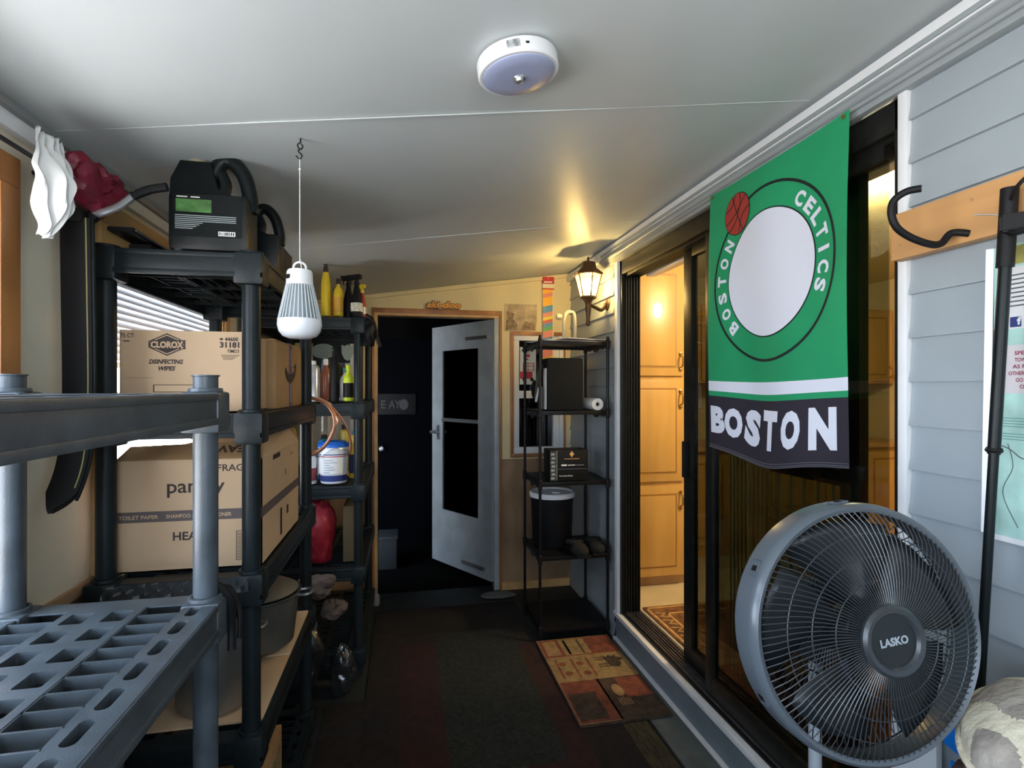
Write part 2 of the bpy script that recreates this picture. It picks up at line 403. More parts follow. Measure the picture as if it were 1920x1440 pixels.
for nm, lab, pts in (('window_decal', 'pale oval decal on the small window left of the doorway', [(-.575 + .085 * math.cos(a * PI / 12), 1.845 + .055 * math.sin(a * PI / 12)) for a in range(24)]),
                     ('window_decal', 'pale shield shaped decal on the small window left of the doorway', [(-.45, 1.895), (-.425, 1.885), (-.405, 1.9), (-.385, 1.885), (-.36, 1.895), (-.362, 1.83), (-.385, 1.79), (-.405, 1.775), (-.43, 1.79), (-.448, 1.83)])):
    b = MB(); b.poly([(x, YB - .002, z) for x, z in pts], mat('pale_decal', (.42, .55, .56), .6), (0, .002, 0)); tag(b.build(nm), lab, 'decal')
# doorway casing
b = MB()
b.box(-.235, -.215, YB - .012, YB + .02, 0, 2.14, M_orange, .002); b.box(-.215, -.19, YB - .004, YB + .1, 0, 2.14, M_pinex)
b.box(-.235, .75, YB - .014, YB + .02, 2.14, 2.175, M_orange, .002); b.box(-.215, .73, YB - .006, YB + .1, 2.12, 2.14, M_pinex)
b.box(.73, .75, YB - .014, YB + .02, 0, 2.14, M_orange, .002); b.box(.69, .73, YB - .002, YB + .1, 0, 2.12, M_fab, .002)
struct(b.build('trim_7'))
# storm door, swung away into the dark room
hinge = Vector((.69, YB + .03, 0)); free = Vector((.262, YB + .72, 0)); U = (free - hinge).normalized(); N = U.cross(Vector((0, 0, 1)))
def dbox(mb, u0, u1, z0, z1, d0, d1, m, bev=.002):
    c = hinge + U * ((u0 + u1) / 2) + N * ((d0 + d1) / 2) + Vector((0, 0, (z0 + z1) / 2))
    return mb.obox(c, U * ((u1 - u0) / 2), N * ((d1 - d0) / 2), Vector((0, 0, (z1 - z0) / 2)), m, bev)
DL = .81
d1 = MB()
for (a, c, d, e) in ((0, DL, .06, .52), (0, DL, 1.90, 2.11), (0, .17, .52, 1.90), (DL - .15, DL, .52, 1.90)): dbox(d1, a, c, d, e, -.015, .015, M_fab)
od = struct(d1.build('door_1', origin=hinge))
b = MB(); dbox(b, .17, DL - .15, 1.29, 1.315, -.018, .018, M_alu); b.build('mid_rail', od)
for zz in ((.52, 1.29), (1.315, 1.90)):
    b = MB(); dbox(b, .17, DL - .15, zz[0], zz[1], -.003, .003, glass('dark_glass', (.25, .27, .28), .05), 0); b.build('glass_pane', od)
b = MB(); dbox(b, DL - .115, DL - .085, 1.13, 1.25, -.024, .024, M_alu, .004); c = hinge + U * (DL - .1) + Vector((0, 0, 1.19)); b.cyl(c - N * .05, c + N * .05, .008, M_alu); b.obox(c + N * .05 + U * .03, U * .045, N * .006, Vector((0, 0, .008)), M_alu, .003); b.obox(c - N * .05 + U * .03, U * .045, N * .006, Vector((0, 0, .008)), M_alu, .003); b.build('door_handle', od)
b = MB(); 
for z, u0 in ((.14, .08), (1.98, .03)):
    c = hinge + U * u0 + Vector((0, 0, z)); s_ = 1 if U.cross(Vector((0, 0, 1))).x < 0 else -1
    b.cyl(c + N * .03 * 1, c + U * .27 + N * .035, .014, M_steel); b.cyl(c + N * .03, c - U * .05 + N * .03, .005, M_alu)
    b.cyl(c - N * .03, c + U * .27 - N * .035, .014, M_steel)
b.build('door_closer', od)
# dark room beyond
b = MB(); b.box(-1.3, 2.0, 6.3, 6.4, 0, 2.4, M_darkroom); b.box(-1.4, -1.3, 4.2, 6.4, 0, 2.4, M_darkroom); b.box(1.25, 1.35, 4.2, 6.4, 0, 2.4, M_darkroom); b.box(-1.4, 1.4, 4.2, 6.4, 2.4, 2.45, M_darkroom)
b.box(-1.4, 1.4, YB + .1, 6.4, -.05, -.002, M_darkroom); struct(b.build('wall_shed'))
b = MB(); b.box(-.30, .42, 5.55, 5.60, .0, 2.08, mat('dark_door_paint', (.002, .0025, .004), .8, spec=.03), .003)  # door near black: the unlit room's darkness is put into its colour
o = struct(b.build('door_2')); k = MB(); k.lathe([(0, 0), (.018, .002), (.008, .02), (.008, .035), (.026, .045), (.03, .06), (.02, .075), (0, .078)], (-.22, 5.55, .97), M_alu, axis=(0, -1, 0)); k.build('door_knob', o)
b = MB(); b.box(-.33, .12, 5.53, 5.545, 1.31, 1.52, M_blk, .003)
GS = mat('dim_grey_lettering', (.05, .05, .055), .7)
b.text('S E', (-.30, 5.53, 1.37), (1, 0, 0), (0, 0, 1), .12, .085, GS, .02); b.text('AY', (-.15, 5.53, 1.37), (1, 0, 0), (0, 0, 1), .12, .085, GS, .02)
b.poly([(.0 + .045 * math.cos(a), 5.528, 1.41 + .055 * math.sin(a)) for a in [i * PI / 10 for i in range(20)]], GS, (0, .001, 0))
tag(b.build('wall_sign'), 'dim dark sign with grey lettering on the inner door of the unlit room', 'sign')
b = MB(); b.box(-.30, -.06, 4.75, 5.0, 0, .26, mat('dull_grey_tote', (.025, .032, .036), .6), .008); b.box(-.31, -.05, 4.74, 5.01, .26, .285, mat('dull_grey_lid', (.045, .05, .055), .6), .006)  # grey box and lid coloured dark for the shade they stand in
tag(b.build('storage_tote'), 'small dull grey tote on the floor of the dark room beyond the doorway', 'tote')

# ---------------------------------------------------------------- patio door
b = MB(); XI = XR + .12
b.box(XR - .004, XR + .06, DY0, DY0 + .026, DZ0, DZ1, M_bronze, .003); b.box(XR - .004, XI, DY0, DY1, DZ1 - .085, DZ1, M_bronze, .003)
b.box(XR - .004, XI, DY1 - .03, DY1, DZ0, DZ1, M_bronze, .003); b.box(XR, XI + .01, DY0, DY1, DZ0 - .01, DZ0 + .012, M_bronze)
for i, x in enumerate((XR + .018, XR + .034, XR + .05, XR + .07, XR + .088, XR + .105)):
    b.box(x, x + .005, DY0, DY1, DZ0 + .012, DZ0 + .024, mat('worn_track', (.16, .145, .15), .35, .6, nscale=30, namt=.3)); b.box(x, x + .006, DY1 - .045, DY1 - .03, DZ0, DZ1 - .06, M_bronze)
    b.box(x, x + .006, DY0, DY1, DZ1 - .10, DZ1 - .08, M_bronze)
oD = struct(b.build('door_3'))
def leaf(nm, x, y0, y1, w, gm, handle=False, wn=None):
    wn = wn or w; z0, z1 = DZ0 + .025, DZ1 - .088; f = MB()
    f.box(x - .018, x + .018, y0, y0 + wn, z0, z1, M_bronze, .003); f.box(x - .018, x + .018, y1 - w, y1, z0, z1, M_bronze, .003)
    f.box(x - .018, x + .018, y0 + w, y1 - w, z0, z0 + .09, M_bronze, .003); f.box(x - .018, x + .018, y0 + w, y1 - w, z1 - .05, z1, M_bronze, .003)
    o = f.build(nm, oD); g = MB(); g.box(x - .002, x + .002, y0 + w, y1 - w, z0 + .09, z1 - .05, gm); g.build('glass_pane', o)
    if handle:
        h = MB(); h.box(x - .05, x - .018, y1 - .055, y1 - .035, 1.13, 1.31, M_blk, .006); h.build('door_handle', o)
    return o
leaf('fixed_panel', XR + .035, DY0 + .026, 2.19, .052, glass('patio_glass', (.90, .92, .90), .06), wn=.012)
leaf('sliding_panel', XR + .085, 1.41, 2.47, .075, glass('tinted_patio_glass', (.44, .47, .46), .10), True)  # dark tint in this pane paints the kitchen view dimmer

# ---------------------------------------------------------------- kitchen seen through the door
KF = .20; KY = 3.42
b = MB(); b.box(XI, 4.6, -.5, 4.6, KF - .08, KF, mat('cream_tile', (.62, .52, .34), .4, nscale=5, namt=.08)); struct(b.build('floor_kitchen'))
Mkw = mat('kitchen_plaster', (.75, .62, .34), .7, bump=.4, bscale=45)
b = MB(); b.box(4.5, 4.6, -.5, 4.6, KF, 2.6, Mkw); struct(b.build('wall_kitchen'))
b = MB(); b.box(XI, 4.5, 4.5, 4.6, KF, 2.6, Mkw); struct(b.build('wall_kitchen_back')); b = MB(); b.box(XI, 4.6, -.6, -.5, KF, 2.6, Mkw); struct(b.build('wall_kitchen_front'))
b = MB(); b.box(XI, 4.6, -.6, 4.6, 2.6, 2.65, Mkw); struct(b.build('ceiling_kitchen'))
def panel_door(par, x0, x1, z0, z1, y, hside, hz, nm='door'):
    f = MB(); w = .055
    f.box(x0, x1, y - .02, y, z0, z1, M_oak, .003)
    f.box(x0 + w, x1 - w, y - .022, y - .018, z0 + w, z1 - w, mat('oak_groove', (.36, .17, .035), .5), 0)
    f.box(x0 + w + .012, x1 - w - .012, y - .027, y - .02, z0 + w + .012, z1 - w - .012, M_oak, .004)
    o = f.build(nm, par); h = MB(); hx = x1 - .028 if hside > 0 else x0 + .03
    h.tube([(hx, y - .02, hz + .045), (hx, y - .05, hz + .03), (hx, y - .055, hz), (hx, y - .05, hz - .03), (hx, y - .02, hz - .045)], .006, M_brass, 8, 4)
    h.lathe([(0, 0), (.010, .001), (.012, .01), (0, .014)], (hx, y - .02, hz + .055), M_brass, 10, axis=(0, -1, 0)); h.lathe([(0, 0), (.010, .001), (.012, .01), (0, .014)], (hx, y - .02, hz - .055), M_brass, 10, axis=(0, -1, 0))
    h.build('handle', o); return o
t = thing('pantry_cabinet', 'tall honey oak pantry cabinet with raised panel doors just inside the patio door', 'cabinet', (1.7, KY + .2, KF))
b = MB(); b.box(1.46, 1.965, KY, KY + .45, KF + .07, 2.58, M_oak, .003); b.box(1.47, 1.955, KY + .04, KY + .45, KF, KF + .07, M_cardd); b.build('carcass', t)
for z0, z1, hz in ((1.66, 2.42, 1.76), (.93, 1.63, 1.50), (.28, .90, .80)): panel_door(t, 1.48, 1.912, z0, z1, KY, 1, hz)
t = thing('base_cabinet', 'honey oak base cabinet with pale counter along the far kitchen wall', 'cabinet', (3.2, 4.1, KF))
b = MB(); b.box(1.98, 4.45, 3.95, 4.48, KF, 1.06, M_oak, .003); b.build('carcass', t)
b = MB(); b.box(1.98, 4.45, 3.91, 4.48, 1.06, 1.10, mat('counter', (.55, .33, .15), .3), .005); b.build('worktop', t)
for i in range(5): panel_door(t, 2.0 + i * .49, 2.46 + i * .49, KF + .1, 1.02, 3.95, 1, .95)
t = thing('wall_cabinet', 'honey oak upper cabinets over the kitchen counter', 'cabinet', (3.2, 4.2, 1.62))
b = MB(); b.box(1.98, 4.45, 4.15, 4.48, 1.62, 2.3, M_oak, .003); b.build('carcass', t)
for i in range(5): panel_door(t, 2.0 + i * .49, 2.46 + i * .49, 1.64, 2.28, 4.15, 1, 1.72)
b = MB(); b.box(3.72, 3.95, 4.0, 4.25, 1.10, 1.30, M_black, .02); tag(b.build('toaster'), 'small black toaster on the kitchen counter', 'toaster')
t = thing('kitchen_rug', 'brown bordered oriental rug on the tile inside the patio door', 'rug', (2.1, 2.3, KF))
b = MB(); b.box(1.455, 2.7, 1.4, 3.09, KF, KF + .012, mat('rug_brown', (.20, .085, .03), .9, nscale=18, namt=.6), .003); b.build('pile', t)
b = MB(); Mg = mat('rug_gold', (.52, .30, .10), .9, nscale=30, namt=.2)
for k in (0, .09): 
    b.box(1.465 + k, 1.48 + k, 1.42 + k, 3.07 - k, KF + .012, KF + .014, Mg); b.box(1.465 + k, 2.68 - k, 3.055 - k, 3.07 - k, KF + .012, KF + .014, Mg)
for i in range(16):
    y = 2.99 - i * .1; b.tube([(1.49, y, KF + .013), (1.545, y - .02, KF + .013), (1.505, y - .05, KF + .013), (1.55, y - .07, KF + .013)], .005, Mg, 5)
b.build('border', t)
t = thing('vertical_blind', 'grey green vertical blind stacked behind the patio glass', 'blind', (1.50, 2.1, .3))
Mvb = mat('grey_green_vane', (.45, .72, .72), .5)  # grey green pushed toward cyan to offset the warm kitchen light
for i in range(11):
    y = 1.96 + i * .028; b = MB(); b.obox((1.50, y, 1.25), (.016, .020, 0), (-.0010, .0008, 0), (0, 0, 1.0), Mvb); b.build('vane', t)
b = MB(); b.box(1.46, 1.52, 1.25, 3.05, 2.26, 2.30, M_whiteplast, .004); b.build('headrail', t)
b = MB(); b.obox((1.50, 1.345, 1.25), (.010, .016, 0), (-.003, .002, 0), (0, 0, 1.0), mat('cream_vane', (.62, .56, .38), .5)); b.build('vane', t)['label'] = 'single cream vane at the near end'
t = thing('spindle_chair', 'dark chair with pale upright bars behind the glass below the banner', 'chair', (1.95, 2.02, KF + .016))
b = MB(); b.box(1.70, 2.15, 1.77, 2.22, KF + .42, KF + .46, M_blk, .01); b.build('seat', t)
for dx, dy in ((1.72, 1.79), (2.12, 1.79), (1.72, 2.19), (2.12, 2.19)): b = MB(); b.cyl((dx, dy, KF + .016), (dx, dy, KF + .42), .018, M_blk); b.build('leg', t)
b = MB(); b.box(1.70, 1.74, 1.75, 2.24, KF + .98, KF + 1.05, M_blk, .008); b.build('top_rail', t)
for i in range(6): b = MB(); b.cyl((1.72, 1.79 + i * .082, KF + .46), (1.72, 1.79 + i * .082, KF + .98), .007, mat('pale_bar', (.80, .80, .74), .4)); b.build('spindle', t)

# ---------------------------------------------------------------- resin shelving units
def rrect(cx, cy, hx, hy, r, n=3):
    out = []
    for sx, sy, a0 in ((1, 1, 0), (-1, 1, 90), (-1, -1, 180), (1, -1, 270)):
        for k in range(n + 1):
            a = math.radians(a0 + 90 * k / n); out.append((cx + sx * (hx - r) + r * math.cos(a), cy + sy * (hy - r) + r * math.sin(a)))
    return out
def cell(mb, x0, x1, y0, y1, h, m, dep=.012, r=.006, top=0):      # deck cell with a rounded hole h=(hx0,hx1,hy0,hy1)
    k = mb.mi(m); cx, cy = (h[0] + h[1]) / 2, (h[2] + h[3]) / 2
    inner = rrect(cx, cy, (h[1] - h[0]) / 2, (h[3] - h[2]) / 2, r)
    outer = []
    for (px, py) in inner:      # project ring outward to the cell rectangle
        ix = (px - cx); iy = (py - cy); hx, hy = (h[1] - h[0]) / 2, (h[3] - h[2]) / 2
        if abs(ix) / hx >= .999 and abs(iy) < hy - r * .99 or abs(ix) > hx - 1e-6: ox, oy = (x1 if ix > 0 else x0), py
        elif abs(iy) > hy - 1e-6: ox, oy = px, (y1 if iy > 0 else y0)
        else: ox, oy = (x1 if ix > 0 else x0), (y1 if iy > 0 else y0)
        outer.append((ox, oy))
    n = len(inner); bm = mb.bm
    rows = [[bm.verts.new((x, y, top)) for x, y in outer], [bm.verts.new((x, y, top)) for x, y in inner], [bm.verts.new((x, y, top - dep)) for x, y in inner], [bm.verts.new((x, y, top - .004)) for x, y in outer]]
    for i in range(n):
        j = (i + 1) % n
        for a, c in ((0, 1), (1, 2)):
            try: f = bm.faces.new((rows[a][i], rows[a][j], rows[c][j], rows[c][i])); f.material_index = k
            except ValueError: pass
        try: f = bm.faces.new((rows[3][j], rows[3][i], rows[1][i], rows[1][j])) if False else None
        except ValueError: pass
def quadtop(mb, x0, x1, y0, y1, m): mb.box(x0, x1, y0, y1, -.004, 0, m)
def tier_mesh(Wd, L, m):
    mb = MB(); H = .066
    # skirt: outer wall, bottom lip, moulded recess line
    def skirt(inset, z0, z1, th):
        mb.box(inset, Wd - inset, inset, inset + th, z0, z1, m, .0015); mb.box(inset, Wd - inset, L - inset - th, L - inset, z0, z1, m, .0015)
        mb.box(inset, inset + th, inset, L - inset, z0, z1, m, .0015); mb.box(Wd - inset - th, Wd - inset, inset, L - inset, z0, z1, m, .0015)
    skirt(.004, -.060, -.0005, .005); skirt(.0, -H, -.052, .012); skirt(.001, -.014, -.001, .006)
    for x, y in ((.038, .038), (Wd - .038, .038), (.038, L - .038), (Wd - .038, L - .038)):
        mb.box(x - .039, x + .039, y - .039, y + .039, -.085, .004, m, .010)
        mb.lathe([(.027, .004), (.034, .004), (.033, .011), (.027, .012)], (x, y, 0), m, 20)
    s = Wd / .46; e = .052
    quadtop(mb, .005, Wd - .005, .005, e, m); quadtop(mb, .005, Wd - .005, L - e, L - .005, m)
    cols = [(.0, .030, .0), (.030, .058, 1), (.058, .070, 0), (.070, .155, 2), (.155, .170, 0), (.170, .215, 3), (.215, .245, 0), (.245, .290, 3), (.290, .305, 0), (.305, .390, 2), (.390, .402, 0), (.402, .430, 1), (.430, .46, 0)]
    for a, c, kind in cols:
        a *= s; c *= s
        if kind == 0: quadtop(mb, max(a, .005), min(c, Wd - .005), e, L - e, m); continue
        if kind == 2:
            n = round((L - 2 * e) / .0465); p = (L - 2 * e) / n
            for i in range(n):
                y = e + i * p; mb.box(a, c, y, y + .0045, -.030, -.001, m); mb.poly([(a, y + .0045, -.001), (a, y + .016, -.018), (a, y + .016, -.022), (a, y + .0045, -.012)], m, (c - a, 0, 0))
            mb.box(a, a + .003, e, L - e, -.034, -.001, m); mb.box(c - .003, c, e, L - e, -.034, -.001, m)
        else:
            per = .0835 if kind == 3 else .0820; n = round((L - 2 * e) / per); p = (L - 2 * e) / n
            for i in range(n):
                y = e + i * p; ln = .052 if kind == 3 else .060
                cell(mb, a, c, y, y + p, (a + (.001 if kind == 3 else .003), c - (.001 if kind == 3 else .003), y + (p - ln) / 2, y + (p + ln) / 2), m, .020, .004 if kind == 3 else .009)
            if kind == 3: mb.box(a - .002, a, e, L - e, -.035, -.003, m); mb.box(c, c + .002, e, L - e, -.035, -.003, m)
    for i in range(1, 5): y = L * i / 5; mb.box(.006, Wd - .006, y - .0015, y + .0015, -.040, -.021, m)
    return mb
def rack(name, label, Wd, L, zs, ztop, m, x, y, stub=True, bottom=0):
    t = thing(name, label, 'shelving unit', (0, 0, 0), 'resin shelving units along the left wall')
    first = None
    for z in zs:
        if first is None: first = tier_mesh(Wd, L, m).build('shelf', t); o = first
        else: o = first.copy(); COL.objects.link(o)
        o.location = (0, 0, z)
    fp = None
    for px, py in ((.038, .038), (Wd - .038, .038), (.038, L - .038), (Wd - .038, L - .038)):
        mb = MB(); mb.lathe([(.022, 0), (.0245, .002), (.0245, ztop - .004), (.0275, ztop - .003), (.0275, ztop), (.020, ztop), (.020, ztop - .03), (0, ztop - .03)] if stub else [(.022, 0), (.0245, .002), (.0245, ztop), (0, ztop)], (0, 0, 0), m, 24)
        if fp is None: fp = mb.build('post', t); o = fp
        else: mb.bm.free(); o = fp.copy(); COL.objects.link(o)
        o.location = (px, py, 0)
    t.location = (x, y, 0); return t
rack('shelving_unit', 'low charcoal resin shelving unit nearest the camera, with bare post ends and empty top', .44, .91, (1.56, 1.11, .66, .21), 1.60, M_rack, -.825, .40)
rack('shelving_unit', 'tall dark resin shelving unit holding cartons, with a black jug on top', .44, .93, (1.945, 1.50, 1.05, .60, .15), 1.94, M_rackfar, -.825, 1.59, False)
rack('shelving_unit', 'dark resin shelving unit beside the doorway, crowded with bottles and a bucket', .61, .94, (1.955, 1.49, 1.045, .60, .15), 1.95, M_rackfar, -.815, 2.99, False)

# ---------------------------------------------------------------- cartons
def barcode(mb, o, U, V, w, h, m, horiz=False):
    o, U, V = Vector(o), Vector(U), Vector(V); N = U.cross(V); x = 0
    while x < w - .002:
        q = random.choice((.0012, .002, .003)); p = o + U * x + N * .0006
        mb._add([p, p + U * q, p + U * q + V * h, p + V * h], [(0, 1, 2, 3)], m); x += q + random.choice((.0015, .0022))
def rectp(mb, o, U, V, w, h, m, lift=.0005):
    o, U, V = Vector(o), Vector(U), Vector(V); N = U.cross(V); o = o + N * lift
    mb._add([o, o + U * w, o + U * w + V * h, o + V * h], [(0, 1, 2, 3)], m)
X1, Z1, Y1 = (1, 0, 0), (0, 0, 1), (0, 1, 0)
# disinfecting wipes carton on the second shelf
t = thing('carton', 'tan wipes carton with hexagonal logo on the second shelf of the tall unit', 'box', (-.60, 1.8, 1.50), 'cardboard cartons')
b = MB(); x0, x1, y0, y1, z0, z1 = -.775, -.455, 1.67, 1.93, 1.505, 1.735
b.box(x0, x1, y0, y1, z0, z1, M_card, .003); b.box(x0 + .01, x1 - .01, y0 + .13, y0 + .133, z1, z1 + .0006, M_cardd)
I = M_ink; f = y0
cx, cz = -.655, 1.695
def hexa(cx, cz, a, h, m, lift): b.poly([(cx - a, f - lift, cz + h * .28), (cx - a, f - lift, cz - h * .28), (cx, f - lift, cz - h), (cx + a, f - lift, cz - h * .28), (cx + a, f - lift, cz + h * .28), (cx, f - lift, cz + h)], m)
hexa(cx, cz, .047, .032, I, .0006); hexa(cx, cz, .043, .028, M_card, .0009); hexa(cx, cz, .040, .025, I, .0012)
b.text('CLOROX', (cx - .043, f, cz - .013), X1, (.0, 0, 1), .092, .026, I, .09, .0014); b.text('CLOROX', (cx - .041, f, cz - .010), X1, (.0, 0, 1), .084, .019, M_card, .05, .0018)
b.text('DISINFECTING', (cx - .046, f, 1.640), X1, Z1, .088, .013, I, .045, .0006, .3); b.text('WIPES', (cx - .022, f, 1.621), X1, Z1, .044, .013, I, .045, .0006, .3)
b.text('44600', (-.505, f, 1.707), X1, Z1, .036, .012, I, .035); b.text('31181', (-.518, f, 1.688), X1, Z1, .052, .017, I, .05); b.text('FM03', (-.497, f, 1.673), X1, Z1, .030, .011, I, .01)
b.poly([(-.520, f - .0006, 1.713), (-.514, f - .0006, 1.717), (-.508, f - .0006, 1.713), (-.514, f - .0006, 1.709)], I)
for i in range(4): rectp(b, (-.515 + i * .002, f, 1.666 - i * .004), X1, Z1, .050 - i * .008, .0015, I)
b.text('75 CT', (-.772, f, 1.713), X1, Z1, .034, .012, I, .01); rectp(b, (-.765, f, 1.702), X1, Z1, .016, .003, I); rectp(b, (-.760, f, 1.600), X1, Z1, .07, .0015, M_cardd)
rectp(b, (-.69, f, 1.560), X1, Z1, .14, .022, I); rectp(b, (-.687, f, 1.562), X1, Z1, .134, .018, M_card, .0008); barcode(b, (-.685, f, 1.563), X1, Z1, .12, .016, I)
b.poly([(x1 + .0006, 1.75, 1.68), (x1 + .0006, 1.77, 1.66), (x1 + .0006, 1.79, 1.68), (x1 + .0006, 1.77, 1.70)], I); b.poly([(x1 + .0006, 1.75, 1.655), (x1 + .0006, 1.77, 1.635), (x1 + .0006, 1.79, 1.655), (x1 + .0006, 1.77, 1.65)], I)
rectp(b, (x1, 1.735, 1.612), Y1, Z1, .07, .006, I)
b.build('box', t)
# parcel carton with printed tape
t = thing('carton', 'brown parcel carton with purple tape and curved arrow beside the wipes carton', 'box', (-.6, 2.18, 1.50), 'cardboard cartons')
b = MB(); x1 = -.43; b.box(-.74, x1, 1.955, 2.42, 1.501, 1.735, M_cardd, .004); b.box(-.74, x1 - .002, 1.95, 2.18, 1.735, 1.741, M_cardd, .002); b.box(-.74, x1 - .002, 2.19, 2.42, 1.735, 1.743, M_cardd, .002)
c2 = [(x1 + .0008, 2.10 + .085 * math.cos(a) * 1.15, 1.665 + .062 * math.sin(a)) for a in [math.radians(d) for d in range(200, 331, 10)]]
c3 = [(x1 + .0008, 2.10 + .075 * math.cos(a) * 1.15, 1.675 + .040 * math.sin(a)) for a in [math.radians(d) for d in range(330, 199, -10)]]
c3 = c3[::-1]; b._add([(p[0] + .0014, p[1] + .085, p[2] - .01) for q in zip(c2, c3) for p in q], [(2 * i, 2 * i + 2, 2 * i + 3, 2 * i + 1) for i in range(len(c2) - 1)], I)
b.poly([(x1 + .0022, 2.24, 1.655), (x1 + .0022, 2.295, 1.672), (x1 + .0022, 2.288, 1.622), (x1 + .0022, 2.275, 1.652)], I)
b.build('box', t)
b = MB(); PT = mat('purple_tape', (.11, .075, .20), .45); b.box(x1, x1 + .0012, 2.17, 2.215, 1.501, 1.737, PT); b.box(-.60, x1, 2.17, 2.215, 1.7435, 1.7445, PT)
b.text('prime', (x1 + .0012, 2.204, 1.52), (0, 0, 1), (0, -1, 0), .07, .022, M_paper, .01); b.text('prime', (x1 + .0012, 2.204, 1.66), (0, 0, 1), (0, -1, 0), .06, .02, M_paper, .01); b.build('tape', t)
b = MB(); b.box(-.53, -.46, 2.43, 2.455, 1.501, 1.60, M_orange, .004); tag(b.build('wood_block'), 'short reddish wood block at the far end of the second shelf', 'wood block')
# big carton on the third shelf
t = thing('carton', 'large tan pantry carton with dark lettered band on the third shelf, flaps open', 'box', (-.6, 1.9, 1.05), 'cardboard cartons')
b = MB(); x0, x1, y0, y1, z0, z1 = -.785, -.405, 1.67, 2.22, 1.055, 1.368; f = y0; th = .004
b.box(x0, x1, y0, y0 + th, z0, z1, M_card); b.box(x0, x1, y1 - th, y1, z0, z1, M_card); b.box(x0, x0 + th, y0, y1, z0, z1, M_card); b.box(x1 - th, x1, y0, y1, z0, z1, M_card); b.box(x0, x1, y0, y1, z0, z0 + th, M_card)
rectp(b, (x0, f, 1.195), X1, Z1, x1 - x0, .030, M_inkband); rectp(b, (x1, y0, 1.195), Y1, Z1, y1 - y0, .030, M_inkband)
b.text('TOILET PAPER', (x0 + .008, f, 1.204), X1, Z1, .100, .011, M_card, .02, .001); b.text('SHAMPOO & CONDITIONER', (x0 + .128, f, 1.204), X1, Z1, .17, .011, M_card, .02, .001); b.text('TOOTH', (x0 + .325, f, 1.204), X1, Z1, .045, .011, M_card, .02, .001)
b.text('pantry', (-.655, f, 1.262), X1, Z1, .15, .045, I, .012); b.text('FRAGILE', (-.525, f, 1.333), X1, Z1, .108, .020, I, .015); b.text('HEAVY', (-.64, f, 1.140), X1, Z1, .105, .024, I, .025)
rectp(b, (-.475, f, 1.075), X1, Z1, .040, .085, I); rectp(b, (-.473, f, 1.077), X1, Z1, .036, .081, M_card, .0008)
for i in range(17): rectp(b, (-.472, f, 1.080 + i * .0045), X1, Z1, .034, .0018, I, .001)
for yy, zz, w, h in ((1.80, 1.345, .10, .016), (2.06, 1.33, .05, .010), (1.98, 1.27, .012, .02), (2.0, 1.13, .03, .03), (1.9, 1.08, .03, .09)): rectp(b, (x1, yy, zz), Y1, Z1, w, h, M_ink if h > .012 else M_cardd)
b.build('box', t)
b = MB(); b.poly([(x0, f, z1), (x1, f, z1), (x1 - .005, f + .05, z1 + .045), (x0 + .005, f + .07, z1 + .03)], M_cardd, (0, .003, .003))
b.text('HEAVY', (-.42, f + .012, z1 + .036), (-1, 0, 0), (0, -.70, -.55), .13, .030, I, .03, .003); b.build('flap', t)
b = MB(); b.poly([(x1, y0 + .01, z1), (x1, y1 - .01, z1), (x1 - .03, y1 - .02, z1 + .06), (x1 - .05, y0 + .03, z1 + .05)], M_card, (-.003, 0, 0)); b.build('flap', t)
b = MB(); b.poly([(x0, y1, z1), (x1, y1, z1), (x1 - .01, y1 - .05, z1 + .055), (x0, y1 - .05, z1 + .05)], M_cardd, (0, .003, 0)); b.build('flap', t)
b = MB(); b.box(-.75, -.455, 2.25, 2.44, 1.056, 1.28, M_cardd, .004); b.box(-.62, -.575, 2.25, 2.45, 1.28, 1.281, M_card)
tag(b.build('carton'), 'plain dark brown carton behind the large pantry carton', 'box', 'cardboard cartons')
b = MB(); b.box(-.79, -.42, 1.675, 2.0, .216, .45, M_cardd, .004); rectp(b, (-.42, 1.67, .25), Y1, Z1, .3, .15, mat('printed_olive', (.20, .17, .08), .7, nscale=20, namt=.6)); rectp(b, (-.42, 1.66, .235), Y1, Z1, .34, .012, M_paper)
o = b.build('carton'); o.location.z = .157; tag(o, 'low brown carton with printed side on the lowest shelf of the tall unit', 'box', 'cardboard cartons')
b = MB(); b.box(-.755, -.405, 1.67, 2.05, .606, .612, M_card, .001); b.box(-.755, -.405, 2.055, 2.44, .606, .616, M_card, .001); o = b.build('cardboard_sheet'); o.location.z = .601
tag(o, 'flat tan cardboard sheets lining the shelf under the pots', 'cardboard')
# thin metal rods / plastic sheet on the third shelf front edge
b = MB(); Mpl = mat('clear_film', (.05, .055, .06), .10, spec=1.0)
t2 = bmesh.new(); bmesh.ops.create_grid(t2, x_segments=24, y_segments=6, size=1)
for v in t2.verts: v.co = Vector((-.60 + v.co.x * .18, 1.588 + .004 * math.sin(v.co.x * 31 + v.co.y * 3), 1.03 + v.co.y * .020 + .004 * noise.noise(v.co * 4)))
b.merge(t2, Mpl, True); tag(b.build('film_sheet'), 'crinkled shiny plastic film hanging over the front edge of the third shelf', 'plastic film')

